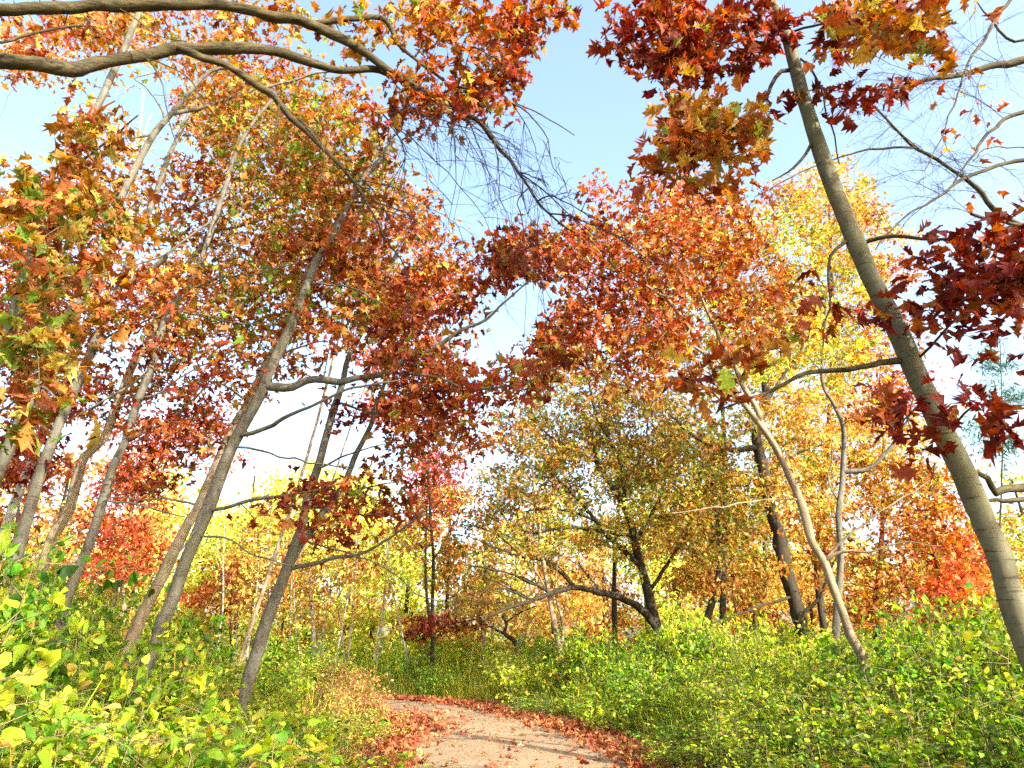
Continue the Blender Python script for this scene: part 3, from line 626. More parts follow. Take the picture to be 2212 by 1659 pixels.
build_tree('ash_tree', 'bare dark limbed tree standing outside the right edge', 6.2,
    [(2420, -300), (2400, 300), (2390, 700), (2400, 1100), (2420, 1450)], (60, 110), B_DARK,
    limbs=[([(2400, 120), (2212, 133), (2155, 140), (2103, 154), (2033, 168), (1963, 182), (1907, 191), (1865, 196)], 26, 4, 6.2, 6.0), ([(2400, -200), (2250, -60), (2180, 0), (2141, 63), (2103, 115), (2085, 161), (2061, 227), (2040, 280), (1998, 367)], 12, 2, 6.2, 5.8),
           ([(2395, 220), (2212, 241), (2173, 259), (2134, 290), (2103, 329), (2078, 360), (2061, 392)], 14, 3, 6.2, 6.0), ([(2395, 320), (2212, 346), (2155, 357), (2085, 385), (2033, 420), (1956, 469), (1893, 539)], 14, 3, 6.2, 5.9),
           ([(2390, 560), (2260, 520), (2166, 465), (2120, 420), (2061, 367), (1984, 322), (1928, 269), (1875, 220)], 18, 4, 6.2, 6.0), ([(1984, 320), (1893, 318), (1805, 346), (1725, 378), (1630, 427)], 7, 2, 6.0, 6.0),
           ([(2260, 500), (2166, 476), (2096, 464)], 12, 8, 6.1, 6.0, 1), ([(2390, -60), (2212, 87), (2138, 35), (2110, 0)], 10, 3, 6.2, 6.2),
           ([(2400, 1080), (2212, 1053), (2152, 1062), (2131, 1036), (2103, 1018)], 26, 10, 6.2, 5.6), ([(2400, 1090), (2212, 1081), (2138, 1081), (2080, 1070)], 18, 6, 6.2, 5.8), ([(2212, 270), (2150, 320), (2100, 350)], 5, 2, 6.1, 6.0)],
    clumps=[(2080, 250, 130, 130, 'red', .012, 6.0, .3), (2060, 380, 100, 60, 'red', .015, 6.0, .3)], leaf='lobe_mid', lsize=.11, per=1, twig=.003, gaps=False, twig_bark=B_TWIG, limb_bark=B_LIMB,
    bare=[((x, y), (x + dx, y + dy), 6.0, 2.0, 9) for x, y, dx, dy in [(rng.uniform(1900, 2212), rng.uniform(60, 500), rng.choice([-1, -1, 1]) * rng.uniform(60, 190), rng.uniform(-130, 160)) for _q in range(26)] + [(2100, 155, -160, 60), (2033, 168, -180, -70), (2150, 140, -60, 180), (2060, 230, -150, 120), (2100, 330, -130, 90), (1984, 322, -160, -100), (2120, 420, -190, 30), (2212, 250, -120, -90),
                                                               (2085, 160, 70, 170), (2212, 346, -90, 120), (1963, 182, -130, 80), (2040, 280, 90, 130), (2141, 63, -110, 90), (2180, 30, 40, 160), (1928, 269, -90, 90), (2033, 420, -130, -60), (2155, 357, -170, -40), (2200, 133, -150, -110)]],
    base=(5.6, 6.0))

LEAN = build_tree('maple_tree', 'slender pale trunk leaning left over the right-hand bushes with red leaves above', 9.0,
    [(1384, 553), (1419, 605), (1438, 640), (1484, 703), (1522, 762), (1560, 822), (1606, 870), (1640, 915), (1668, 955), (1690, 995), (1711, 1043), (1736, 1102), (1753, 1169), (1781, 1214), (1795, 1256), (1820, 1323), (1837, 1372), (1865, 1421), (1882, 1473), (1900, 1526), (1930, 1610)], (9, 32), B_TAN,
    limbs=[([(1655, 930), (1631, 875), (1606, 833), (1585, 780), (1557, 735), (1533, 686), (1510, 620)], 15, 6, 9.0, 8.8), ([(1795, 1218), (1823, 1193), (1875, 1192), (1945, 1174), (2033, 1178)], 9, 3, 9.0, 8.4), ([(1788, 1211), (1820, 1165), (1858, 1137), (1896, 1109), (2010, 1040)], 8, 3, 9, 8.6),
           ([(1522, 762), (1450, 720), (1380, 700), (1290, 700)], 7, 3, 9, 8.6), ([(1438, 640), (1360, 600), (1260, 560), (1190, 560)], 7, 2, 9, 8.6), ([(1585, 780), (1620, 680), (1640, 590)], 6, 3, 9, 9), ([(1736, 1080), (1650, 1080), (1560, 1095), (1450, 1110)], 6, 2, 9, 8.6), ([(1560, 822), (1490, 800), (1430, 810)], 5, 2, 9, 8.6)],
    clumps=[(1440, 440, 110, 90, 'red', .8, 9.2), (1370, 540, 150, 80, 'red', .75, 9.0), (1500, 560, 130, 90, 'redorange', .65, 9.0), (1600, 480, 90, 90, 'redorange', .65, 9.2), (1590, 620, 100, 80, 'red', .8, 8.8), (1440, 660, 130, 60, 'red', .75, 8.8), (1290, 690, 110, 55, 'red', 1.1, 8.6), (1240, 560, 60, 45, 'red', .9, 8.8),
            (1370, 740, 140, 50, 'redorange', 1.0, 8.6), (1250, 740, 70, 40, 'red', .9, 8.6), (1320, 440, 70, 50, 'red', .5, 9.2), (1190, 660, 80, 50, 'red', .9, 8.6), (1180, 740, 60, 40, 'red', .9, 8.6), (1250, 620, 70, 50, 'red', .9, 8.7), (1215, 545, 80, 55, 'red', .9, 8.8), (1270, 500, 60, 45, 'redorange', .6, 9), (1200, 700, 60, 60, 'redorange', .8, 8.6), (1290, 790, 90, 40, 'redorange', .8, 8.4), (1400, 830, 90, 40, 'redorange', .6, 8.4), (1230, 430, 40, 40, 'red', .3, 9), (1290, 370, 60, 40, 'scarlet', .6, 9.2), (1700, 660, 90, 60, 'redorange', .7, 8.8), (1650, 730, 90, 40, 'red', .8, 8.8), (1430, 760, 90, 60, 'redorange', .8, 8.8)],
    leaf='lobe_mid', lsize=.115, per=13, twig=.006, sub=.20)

build_tree('maple_tree', 'slim straight grey stem behind the leaning pale trunk at right', 11.5,
    [(1785, 640), (1781, 728), (1777, 826), (1798, 868), (1820, 917), (1823, 959), (1820, 1036), (1812, 1106), (1816, 1211), (1809, 1302), (1805, 1372), (1803, 1440)], (7, 23), B_GREY,
    limbs=[([(1826, 1029), (1875, 1011), (1910, 980), (1945, 934), (1963, 900), (1975, 860)], 12, 4, 11.5, 11.0), ([(1777, 826), (1800, 780), (1830, 740)], 4, 2, 11.5, 11.5), ([(1816, 1090), (1790, 1040), (1795, 1000), (1800, 950)], 5, 2, 11.5, 11.5)],
    clumps=[(1780, 700, 70, 70, 'goldgreen', .5, 11.5), (1900, 860, 90, 60, 'redorange', .5, 11.2), (1860, 760, 80, 50, 'goldgreen', .5, 11.5)], leaf='lobe_mid', lsize=.11, per=13, twig=.006)

OAKR = build_tree('oak_tree', 'stout dark rugged oak with pale bark on its right flank, right of the path', 17,
    [(1640, 740), (1648, 798), (1655, 868), (1634, 938), (1648, 1008), (1665, 1099), (1683, 1158), (1697, 1228), (1718, 1300), (1735, 1375)], (16, 46), B_DARK,
    limbs=[([(1627, 973), (1578, 970), (1525, 956), (1484, 931), (1449, 896)], 15, 5, 17, 16.5), ([(1655, 868), (1700, 800), (1740, 740)], 9, 4, 17, 17), ([(1735, 1330), (1770, 1290), (1790, 1240), (1810, 1190)], 10, 3, 17, 16.5), ([(1690, 1290), (1640, 1310), (1560, 1340), (1470, 1370)], 8, 3, 17, 15.5), ([(1650, 1030), (1720, 980), (1780, 960)], 9, 3, 17, 17)],
    clumps=[(1660, 760, 120, 80, 'goldgreen', .7), (1560, 900, 120, 60, 'olive', .7), (1720, 900, 100, 80, 'gold', .8), (1600, 1040, 110, 60, 'olive', .7), (1730, 1050, 90, 70, 'gold', .7), (1560, 1180, 90, 70, 'olive', .6), (1680, 1180, 60, 80, 'orange', .35)],
    leaf='lobe_mid', lsize=.13, per=16, rough=.1, twig=.009)
build_tree('oak_tree', 'thin dark trunk left of the stout rugged oak', 18.5,
    [(1530, 1010), (1546, 1080), (1552, 1141), (1557, 1211), (1543, 1281), (1525, 1351), (1522, 1400)], (9, 25), B_DARK,
    limbs=[([(1553, 1150), (1500, 1090), (1450, 1050)], 7, 2), ([(1550, 1250), (1600, 1180), (1620, 1120)], 6, 2)],
    clumps=[(1500, 1010, 110, 70, 'olive', .8), (1600, 1130, 80, 80, 'olive', .7), (1480, 1130, 90, 70, 'olive', .6), (1540, 1280, 110, 50, 'orange', .4)], leaf='lobe_mid', lsize=.13, per=16, rough=.1, twig=.009)

build_tree('oak_tree', 'dark crooked oak whose low limb arches left above the thicket', 21,
    [(1270, 900), (1290, 1000), (1330, 1060), (1360, 1124), (1377, 1194), (1391, 1246), (1405, 1302), (1419, 1365), (1435, 1425)], (11, 34), B_DARK,
    limbs=[([(1416, 1351), (1384, 1316), (1342, 1292), (1293, 1278), (1244, 1270), (1192, 1281), (1150, 1297), (1097, 1313), (1040, 1340)], 19, 6, 21, 18), ([(1391, 1222), (1349, 1190), (1314, 1159), (1286, 1124), (1240, 1070), (1180, 1010)], 14, 5, 21, 20), ([(1244, 1270), (1190, 1220), (1120, 1200), (1060, 1180)], 9, 4, 20, 19), ([(1192, 1281), (1100, 1240), (1010, 1220)], 6, 3, 19.5, 19),
           ([(1372, 1170), (1420, 1090), (1440, 1020)], 13, 5, 21, 21), ([(1400, 1280), (1460, 1190), (1500, 1130), (1530, 1050)], 9, 4, 21, 20), ([(1350, 1100), (1340, 1000), (1290, 900), (1270, 820)], 11, 4, 21, 21), ([(1314, 1159), (1240, 1140), (1150, 1150), (1080, 1130)], 9, 4, 20.5, 19), ([(1330, 1060), (1390, 980), (1400, 900)], 8, 3, 21, 21), ([(1290, 1000), (1200, 950), (1140, 900)], 7, 3, 21, 20), ([(1150, 1297), (1080, 1270), (1020, 1290)], 6, 3, 19, 18), ([(1286, 1124), (1200, 1100), (1100, 1110)], 6, 3, 20, 19)],
    clumps=[(1380, 850, 120, 60, 'orange', .6), (1150, 960, 90, 60, 'orange', .45), (1510, 960, 110, 70, 'olive', .7), (1480, 1150, 100, 60, 'orange', .6), (1060, 1090, 70, 60, 'orange', .5), (1240, 850, 140, 80, 'olive', .6), (1360, 900, 120, 80, 'olive', .65), (1420, 970, 110, 80, 'olive', .75), (1200, 960, 120, 70, 'olive', .55), (1300, 1010, 120, 70, 'olive', .75), (1420, 1080, 110, 70, 'goldgreen', .7), (1140, 1060, 110, 70, 'olive', .55), (1280, 1130, 130, 60, 'goldgreen', .55), (1130, 1180, 100, 50, 'goldgreen', .35), (1340, 1200, 70, 50, 'goldgreen', .4), (1100, 900, 80, 60, 'olive', .55), (1180, 800, 80, 50, 'goldgreen', .45), (1060, 990, 50, 60, 'olive', .4), (1240, 780, 80, 50, 'goldgreen', .5), (1230, 690, 60, 50, 'lime', .3)],
    leaf='lobe_mid', lsize=.13, per=18, rough=.1, twig=.013, twig_bark=B_DARK,
    bare=[((1244, 1270), (1100, 1180), 20, 4, 8), ((1192, 1281), (1050, 1230), 19.5, 4, 8), ((1150, 1297), (1030, 1250), 19, 4, 9), ((1293, 1278), (1200, 1180), 20, 4, 8), ((1120, 1200), (1000, 1130), 19.5, 4, 9), ((1060, 1190), (960, 1180), 19, 3, 9), ((1097, 1313), (960, 1310), 18.5, 3, 7), ((1240, 1070), (1100, 1050), 20, 4, 8), ((1342, 1292), (1280, 1220), 20.5, 3, 6)])
build_tree('ash_tree', 'bare pale twin stemmed tree beneath the arching oak limb', 19.5,
    [(1150, 1010), (1160, 1100), (1172, 1200), (1185, 1281), (1199, 1351), (1210, 1400), (1225, 1462)], (7, 19), B_TAN,
    limbs=[([(1212, 1410), (1215, 1340), (1200, 1270), (1210, 1180)], 10, 4), ([(1185, 1281), (1150, 1220), (1120, 1180)], 5, 2)],
    clumps=[(1150, 1020, 80, 80, 'olive', .5), (1200, 1150, 70, 60, 'goldgreen', .4), (1100, 1130, 70, 60, 'olive', .35)], leaf='lobe_mid', lsize=.13, per=16,
    bare=[((1199, 1351), (1290, 1240), 19.5, 3, 6), ((1172, 1200), (1110, 1080), 19.5, 3, 6)])
build_tree('maple_tree', 'slender straight tree with dull red leaves at the head of the path', 25,
    [(925, 1000), (929, 1100), (936, 1211), (934, 1316), (934, 1432)], (5, 12), B_DARK,
    limbs=[([(934, 1370), (970, 1350), (1040, 1335)], 4, 2), ([(934, 1380), (900, 1360), (880, 1370)], 4, 2), ([(936, 1211), (970, 1150), (1000, 1100)], 4, 2), ([(930, 1150), (890, 1110), (870, 1080)], 4, 2)],
    clumps=[(930, 1130, 60, 80, 'redorange', .4), (945, 1230, 50, 60, 'olive', .3), (960, 1350, 75, 20, 'darkred', 1.4), (910, 1375, 40, 18, 'darkred', 1.2), (1030, 1160, 60, 60, 'olive', .5)], leaf='lobe_mid', lsize=.17, per=12)
build_tree('oak_tree', 'squat twisted dark stump of a tree among the distant bushes', 27,
    [(1085, 1330), (1095, 1350), (1090, 1368), (1112, 1385), (1116, 1405), (1118, 1440)], (6, 16), B_DARK,
    limbs=[([(1095, 1365), (1060, 1355), (1040, 1340)], 8, 3), ([(1092, 1345), (1130, 1320), (1160, 1310)], 5, 2)], clumps=[(1110, 1340, 70, 35, 'gold', .6)], leaf='lobe_mid', lsize=.17, per=12, rough=.15)
build_tree('oak_tree', 'short thin trunk left of the twisted dark stump', 28,
    [(1030, 1300), (1040, 1350), (1045, 1386), (1042, 1440)], (6, 11), B_TAN, limbs=[([(1042, 1370), (1000, 1340), (985, 1320)], 5, 2)], clumps=[(1020, 1300, 60, 40, 'gold', .6), (990, 1380, 50, 30, 'gold', .6)], leaf='lobe_mid', lsize=.17, per=12)

# the wall of crowns behind
def far(name, label, px, Y, top, basey, w, clumps, bark=B_DARK, group=None, leaf=None, lsize=.2, lean=0, mat=None, per=30):
    if leaf is None: leaf, lsize = ('lobe_mid', lsize * .80) if Y < 28 else ('kite', lsize * .8)
    q = rng.normal(0, 1, 3) * w * .5
    return build_tree(name, label, Y, [(px + lean, top), (px + lean * .72 + q[0], top * .7 + basey * .3), (px + lean * .45 + q[1], top * .4 + basey * .6), (px + lean * .2 + q[2], top * .2 + basey * .8), (px, basey)], (w * .25, w), bark, clumps=clumps, leaf=leaf, lsize=lsize, per=per, group=group, sub=.34, twig=.008, mat=mat)

far('maple_tree', 'tall golden maple with the highest crown behind the right-hand trunks', 1790, 23, 420, 1420, 24,
    [(1800, 420, 110, 80, 'gold', .9), (1730, 520, 110, 90, 'goldgreen', .7), (1700, 440, 60, 50, 'redorange', .5), (1860, 520, 110, 80, 'gold', .7), (1900, 480, 60, 60, 'orange', .5), (1790, 640, 140, 90, 'goldgreen', .8), (1690, 650, 90, 80, 'goldgreen', .7), (1930, 580, 60, 60, 'redorange', .5), (1760, 780, 130, 90, 'goldgreen', .9), (1870, 720, 110, 80, 'redorange', .8)], lsize=.2)
far('maple_tree', 'yellow green and rust maple in sun behind the red canopy right of the gap', 1560, 20, 420, 1400, 20,
    [(1500, 430, 110, 60, 'redorange', .6), (1440, 520, 120, 80, 'goldgreen', .5), (1580, 520, 100, 80, 'goldgreen', .7), (1520, 640, 140, 80, 'goldgreen', .7), (1360, 620, 90, 70, 'scarlet', .5), (1640, 620, 90, 80, 'redorange', .7), (1480, 740, 120, 70, 'olive', .6), (1580, 800, 90, 70, 'goldgreen', .8)], lsize=.19)
far('maple_tree', 'broad golden maple behind the slim straight stem', 1900, 20, 820, 1420, 22,
    [(1780, 900, 110, 80, 'gold', 1.0), (1900, 950, 120, 80, 'gold', 1.1), (1800, 1050, 120, 90, 'gold', 1.1), (1930, 1060, 110, 80, 'orange', 1.0), (1780, 1180, 80, 80, 'orange', .9), (1950, 830, 70, 60, 'scarlet', .6), (1700, 1000, 80, 80, 'goldgreen', .8)], lsize=.18)
far('maple_tree', 'red orange maple low behind the thick right-edge trunk', 2020, 17, 1000, 1440, 20,
    [(2010, 1130, 110, 70, 'redorange', 1.2), (1930, 1220, 120, 70, 'orange', 1.2), (2060, 1220, 90, 80, 'scarlet', 1.2), (1960, 1310, 150, 50, 'redorange', 1.0), (2080, 1310, 70, 50, 'redorange', .8), (1870, 1310, 90, 40, 'orange', .9), (2010, 1050, 60, 50, 'orange', .9)], lsize=.18)
far('pine_tree', 'thin blue green pine beyond the thick trunk at the right edge', 2160, 26, 730, 1450, 9,
    [(2150, 780, 70, 50, 'pine', .3), (2160, 850, 80, 50, 'pine', .35), (2140, 930, 90, 50, 'pine', .35), (2180, 1000, 60, 60, 'pine', .3), (2100, 1130, 60, 50, 'pine', .2)], leaf='sliver', lsize=.3, per=40)
far('oak_tree', 'golden green oak filling the middle distance behind the crooked oak', 1330, 29, 830, 1430, 18,
    [(1230, 900, 130, 80, 'olive', .45), (1360, 930, 130, 90, 'olive', .5), (1280, 1030, 140, 80, 'olive', .6), (1420, 1060, 110, 90, 'goldgreen', .8), (1150, 1020, 110, 90, 'olive', .5), (1200, 1150, 130, 60, 'goldgreen', .5), (1350, 1170, 120, 60, 'gold', .7)], lsize=.22)
far('maple_tree', 'orange maple glowing low between the dark oaks', 1640, 27, 950, 1430, 18,
    [(1500, 1100, 110, 80, 'gold', .9), (1620, 1150, 120, 90, 'goldgreen', .9), (1560, 1250, 130, 60, 'orange', .9), (1690, 1270, 110, 60, 'gold', .9), (1460, 1220, 90, 60, 'gold', .8), (1600, 990, 110, 60, 'olive', .7)], lsize=.22)
far('maple_tree', 'pinkish red maple in the sun over the head of the path', 930, 31, 970, 1430, 12,
    [(940, 1010, 65, 45, 'pink', 1.0), (900, 1060, 50, 50, 'pink', .6), (970, 1070, 50, 40, 'pink', .6), (930, 1120, 70, 40, 'pink', .35)], lsize=.19)
far('poplar_tree', 'bright yellow green poplar rising behind the forked trunk', 680, 33, 960, 1430, 14,
    [(650, 1030, 70, 60, 'lime', 1.0), (740, 1080, 90, 60, 'lime', 1.2), (600, 1110, 90, 60, 'lime', 1.0), (690, 1160, 130, 60, 'lime', 1.2), (540, 1160, 80, 60, 'lime', .9), (800, 1060, 50, 50, 'lime', .9), (640, 1230, 110, 40, 'gold', 1.0)], B_BIRCH, lsize=.22)
far('maple_tree', 'scarlet maple in the sun behind the leftmost leaning trunks', 280, 21, 900, 1420, 16,
    [(330, 960, 120, 60, 'scarlet', .9), (430, 920, 80, 60, 'scarlet', .7), (280, 1080, 100, 60, 'scarlet', 1.1), (240, 1160, 80, 70, 'scarlet', 1.2), (320, 1200, 60, 60, 'scarlet', .9), (200, 1230, 80, 40, 'scarlet', .9), (470, 980, 50, 50, 'scarlet', .5)], B_TAN, lsize=.18)
far('maple_tree', 'deep red maple at the extreme left beneath the orange leaves', 30, 14, 700, 1420, 20,
    [(40, 640, 90, 110, 'darkred', .8), (60, 850, 80, 90, 'darkred', .8), (30, 1010, 80, 80, 'red', .9), (110, 1040, 60, 70, 'scarlet', .7), (20, 1150, 50, 60, 'scarlet', .7), (90, 480, 100, 80, 'red', .6)], B_GREY, lsize=.17)
far('maple_tree', 'orange maple whose high crown fills the sky behind the hanging oak limb', 520, 17, 330, 1420, 13,
    [(520, 420, 110, 70, 'orange', .5), (650, 520, 110, 70, 'orange', .7), (560, 600, 110, 70, 'redorange', .6), (780, 520, 90, 80, 'redorange', .8), (860, 420, 60, 60, 'redorange', .5), (400, 560, 110, 70, 'orange', .5), (690, 400, 100, 80, 'orangegreen', .6), (880, 560, 80, 80, 'redorange', .7), (480, 220, 120, 90, 'orange', .35), (420, 740, 120, 60, 'redorange', .45), (820, 620, 110, 50, 'redorange', .8)], B_TAN, lsize=.18, lean=320)
far('maple_tree', 'red maple behind the limb that reaches over the path', 560, 15, 640, 1420, 9,
    [(860, 640, 110, 60, 'red', .8), (950, 640, 70, 60, 'scarlet', .8), (830, 740, 120, 60, 'scarlet', .8), (930, 770, 80, 60, 'red', .8), (900, 900, 110, 50, 'scarlet', .8), (960, 960, 70, 50, 'red', .8), (820, 860, 90, 40, 'red', .6)], B_TAN, lsize=.16, lean=300)
far('maple_tree', 'red orange tree low in the gap left of the birches', 500, 34, 1180, 1430, 10,
    [(500, 1230, 60, 50, 'scarlet', 1.0), (470, 1290, 60, 50, 'redorange', 1.2), (540, 1280, 70, 50, 'orange', 1.2), (420, 1290, 50, 30, 'scarlet', 1.0)], lsize=.22)

# birches: pale stems in front of gold leaves
for i, (x0, y0, x1, y1, w, Y) in enumerate([(728, 1411, 762, 1238, 6, 26), (752, 1430, 772, 1200, 6, 27), (744, 1430, 733, 1243, 5, 28), (814, 1420, 838, 1190, 7, 27), (880, 1424, 846, 1259, 6, 26),
        (579, 1420, 579, 1139, 6, 30), (536, 1400, 555, 1270, 5, 30), (470, 1400, 482, 1220, 6, 29), (510, 1400, 518, 1220, 4, 32), (625, 1420, 632, 1200, 5, 30), (690, 1430, 700, 1230, 5, 30), (650, 1440, 634, 1250, 4, 28)]):
    dx = x1 - x0
    build_tree('birch_tree', 'slim pale birch stem in the golden stand left of the bend', Y, [(x1 + dx * .3, y1 - 90), (x1, y1), ((x0 + x1) / 2 + rng.normal(0, 3), (y0 + y1) / 2), (x0, y0)], (w * .35, w * 1.1), B_BIRCH, group='birches left of the bend',
        clumps=[(x1 + dx * .2 + rng.normal(0, 15), y1 - 40, 45, 50, ['gold', 'lime', 'orange'][i % 3], .55), (x1 + rng.normal(0, 25), y1 + 20, 40, 35, ['gold', 'orange'][i % 2], .4), ((x0 + x1) / 2 + rng.normal(0, 25), (y0 + y1) / 2 + 10, 35, 30, 'gold', .3)],
        leaf='kite', lsize=.2, per=14, twig=.006, sub=.4)

# distant trees closing the view
DIST = []
for i, pal in enumerate(['gold', 'orange', 'lime', 'goldgreen', 'scarlet']):
    X = 0.0; Y = 45.0
    px0 = 1106
    cl = [(px0 + rng.normal(0, 40), y, rx, ry, pal, c, 45, 1.6) for y, rx, ry, c in [(1130, 50, 45, .6), (1200, 80, 45, .75), (1270, 95, 45, .75), (1330, 85, 40, .7), (1375, 80, 30, .7), (1410, 70, 22, .8)]]
    lab = {'gold': 'golden', 'orange': 'orange', 'lime': 'bright yellow', 'goldgreen': 'yellow green', 'scarlet': 'scarlet'}[pal] + ' tree in the far row closing the view behind the thicket'
    t = build_tree('maple_tree', lab, 45, [(px0, 1100), (px0 + 4, 1250), (px0, 1440)], (4, 13), B_DARK, clumps=cl, leaf='kite', lsize=.34, per=30, sub=.6, twig=.012, gaps=False, mat=M_FAR, group='far ' + pal + ' trees')
    DIST.append((t, lab, 'far ' + pal + ' trees', pal))
first = set()
spots = []
for a in np.linspace(-44, 44, 38):
    spots.append((a + rng.normal(0, .6), rng.uniform(38, 52)))
for a in np.linspace(-50, 50, 22):
    spots.append((a + rng.normal(0, .8), rng.uniform(58, 78)))
for (a, d) in spots:
    k = rng.choice(5, p=[.40, .14, .18, .22, .06])
    if -28 < a < -4: k = rng.choice([0, 2, 2, 3])
    elif a < 8: k = rng.choice([0, 0, 3, 1])
    t, lab, grp, pal = DIST[k]
    x, y = d * math.sin(math.radians(a)), d * math.cos(math.radians(a))
    sc = rng.uniform(.7, 1.15) if d < 55 else rng.uniform(.9, 1.5)
    if k not in first:
        first.add(k); t.location = (x, y, 0); t.scale = (sc, sc, sc); t.rotation_euler = (0, 0, rng.uniform(0, 6.28))
    else:
        copy_tree(t, (x, y, 0), rng.uniform(0, 6.28), sc)

# unseen trees added on the sunny side behind the viewer: their shade dapples the near trunks, bushes and the path
for (x, y, rz, sc, lab) in [(9.5, -3.0, .6, 1.0, 'unseen maple added behind the viewer at right to shade the leaning trunks'), (7.2, -7.0, 2.4, 1.1, 'unseen maple added behind the viewer to throw a bar of shade on the path'),
                            (12.0, .5, 4.0, 1.05, 'unseen maple added out of frame at right to shade the thick olive trunk'), (12.5, -8.0, 1.4, 1.2, 'unseen maple added for shade farthest behind the viewer on the sunny side'),
                            (5.6, -4.6, 3.3, 1.5, 'unseen maple added close behind the viewer to shade the hanging oak limb'), (1.0, -6.5, 5.2, 1.15, 'unseen maple added for shade on the path side behind the viewer')]:
    copy_tree(LEAN, (x, y, 0), rz, sc, lab)

# ------------------------------------------------------------------ bushes of the thicket on both sides
def shrub_proto(h, w, nst, nl, lsize, pal, leaf='ovate', stem=.006):
    T = Tubes(); P = []; G = []; r = rng
    for i in range(nst):
        a = r.uniform(0, 6.283); q = w * .5 * math.sqrt(r.uniform(0, 1))
        b = np.array([math.cos(a) * q * .5, math.sin(a) * q * .5, -.04])
        top = np.array([math.cos(a) * q * 1.15 + r.normal(0, .05), math.sin(a) * q * 1.15 + r.normal(0, .05), h * r.uniform(.55, 1.08)])
        t = np.linspace(0, 1, 9)[:, None]
        c = b + (top - b) * t + np.array([math.cos(a), math.sin(a), .4]) * (.09 * h * 4 * t * (1 - t)) + r.normal(0, .012, (9, 3)) * t
        T.add(c, stem * (1 - .65 * t[:, 0]), 4)
        nsp = 11; m = max(3, int(nl / nst / nsp))
        for _ in range(nsp):                       # side sprigs, each carrying a tuft of leaves
            q_ = min(.999, r.beta(1.9, 1.2)); k_ = q_ * 8; i_ = int(k_); s = c[i_] + (c[i_ + 1] - c[i_]) * (k_ - i_)
            e = s + r.normal(0, 1, 3) * np.array([.17, .17, .07]) * (.6 + .5 * h) + [0, 0, .06]
            T.add(s + (e - s) * np.linspace(0, 1, 4)[:, None], np.linspace(stem * .5, stem * .25, 4), 3)
            f = np.sqrt(r.uniform(.05, 1, (m, 1)))
            P.append(s + (e - s) * f + r.normal(0, 1, (m, 3)) * np.array([.035, .035, .028]))
            G.append(np.full(m, max(.45, r.normal(1, .22))))
    P = np.concatenate(P); G = np.concatenate(G); ok = P[:, 2] > .02; P = P[ok]
    col = np.clip(colours(pal, len(P)) * G[ok][:, None], .004, .8)
    return (T.mesh('stem', B_STEM), leaves_mesh('foliage', leaf, P, lsize * rng.uniform(.6, 1.3, len(P)), col, M_SHRUB, up=.55, droop=.3))

PROT = {
    'broad': [shrub_proto(1.0, .95, 15, 950, .068, p) for p in ('shrub', 'shrub', 'shrubdark', 'shrubyellow')],
    'fine': [shrub_proto(1.0, .9, 18, 1400, .047, p) for p in ('shrub', 'shrubyellow', 'shrubyellow', 'shrubdark', 'shrub')],
    'far': [shrub_proto(1.0, 1.3, 14, 1400, .062, p) for p in ('shrub', 'shrubyellow', 'shrubdark', 'shrub')],
    'blush': [shrub_proto(1.0, .9, 14, 1100, .06, 'blush')],
}
def put_shrub(kind, x, y, h, w, label, group=None, name='bush', k=None):
    L = PROT[kind]; st, fo = L[rng.integers(len(L)) if k is None else k]
    e = empty(name, (x, y, 0)); e.rotation_euler = (rng.normal(0, .06), rng.normal(0, .06), rng.uniform(0, 6.28)); e.scale = (w, w, h)
    tag(e, label, 'bush', group)
    link('stem', st, e); link('foliage', fo, e)
    return e

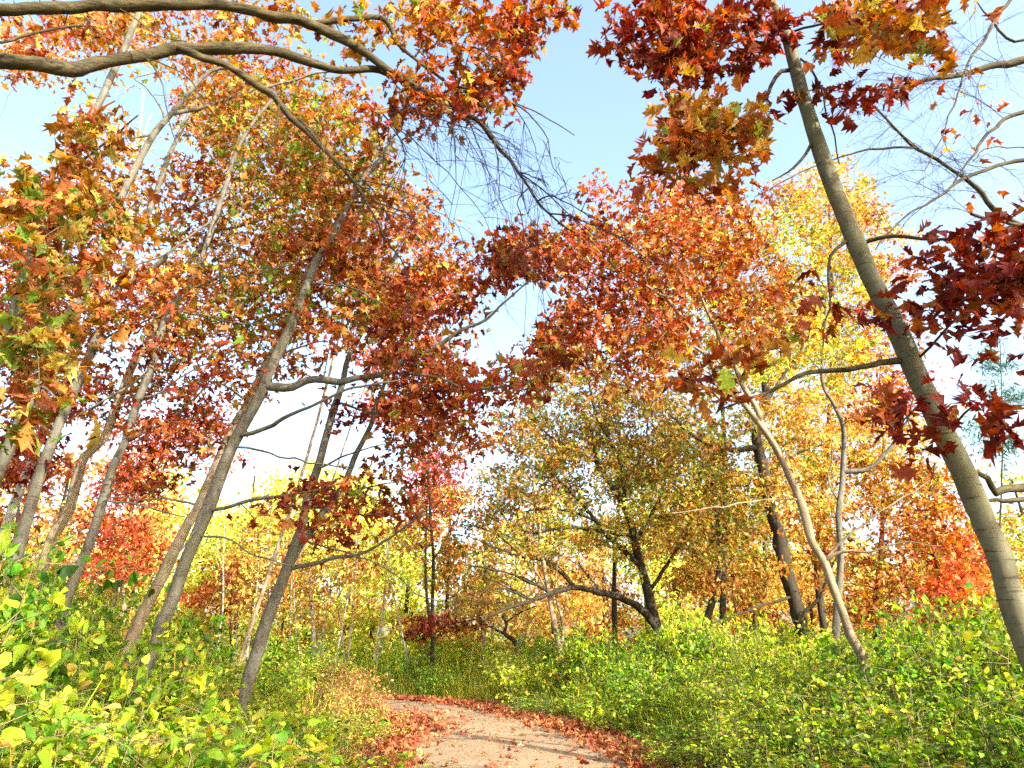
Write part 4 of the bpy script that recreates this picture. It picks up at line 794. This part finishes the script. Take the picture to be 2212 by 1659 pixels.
LAB = {'ln': ('broad-leaved bush in the near thicket along the left edge of the path', 'near bushes left of the path'),
       'lf': ('leafy bush deep in the thicket around the leaning left trunks', 'bushes around the left trunks'),
       'rn': ('fine-leaved bush in the near thicket right of the path', 'near bushes right of the path'),
       'rf': ('yellow green bush in the far thicket at right', 'far bushes right of the path'),
       'fb': ('green bush on the bank across the bend of the path', 'bushes across the bend')}
def thicket(key, ys, x_of, kinds, hf, spacing, jit=.25):
    for Y in np.arange(ys[0], ys[1], spacing):
        a, b = x_of(Y)
        for x in np.arange(min(a, b), max(a, b), spacing):
            xx = x + rng.normal(0, jit * spacing); yy_ = Y + rng.normal(0, jit * spacing)
            edge = (xl(yy_) - xx) if xx < (xl(yy_) + xr(yy_)) / 2 else (xx - xr(yy_))
            if edge < .15: continue
            h = hf(edge, yy_) * rng.choice([.65, .85, 1.0, 1.15, 1.35])
            kd = kinds[rng.integers(len(kinds))]
            put_shrub(kd, xx, yy_, h, rng.uniform(.95, 1.4) * (.75 + .3 * min(h, 1.5)), *LAB[key])
thicket('ln', (3.6, 8.6), lambda Y: (xl(Y) - .25, max(xl(Y) - 4.2, -Y * .82 - .8)), ['broad', 'broad', 'broad', 'fine'], lambda e, y: min(2.0, .42 + .34 * e + .05 * max(0, e - 1.5) ** 2), .76)
thicket('lf', (8.6, 15), lambda Y: (xl(Y) - (.5 if Y < 12.5 else 1.8), -Y * .80 - .6), ['fine', 'far'], lambda e, y: min(1.9, .30 + .34 * e), 1.2)
thicket('rn', (4.6, 11), lambda Y: (xr(Y) + .25, Y * .84 + .8), ['fine'], lambda e, y: min(1.4, .50 + .34 * e + .05 * max(0, y - 8)), .84)
thicket('rf', (10.4, 18), lambda Y: (xr(Y) + .3, Y * .80 + .8), ['fine', 'far', 'fine'], lambda e, y: min(1.65, .50 + .45 * e), 1.25)
thicket('fb', (18.5, 27.5), lambda Y: (xr(Y) + .4, 9.0), ['far'], lambda e, y: min(1.45, .75 + .5 * e), 1.6)
LAB['bg'] = ('low bush in the woodland beyond the bend, under the far trees', 'bushes under the far trees')
thicket('bg', (27.5, 40), lambda Y: (-.55 * Y, .55 * Y), ['far'], lambda e, y: 1.5, 3.6)
for (px_, Y, h) in [(745, 14.2, 1.0), (780, 15.0, 1.05), (700, 13.4, .85), (725, 15.6, 1.2), (800, 14.6, .7), (670, 14.4, 1.0)]:
    p = at(px_, 1500, Y); put_shrub('blush', p[0], Y, h, .9, 'low pinkish yellow bush in the sun above the drift of fallen leaves', 'pinkish bushes by the bend')
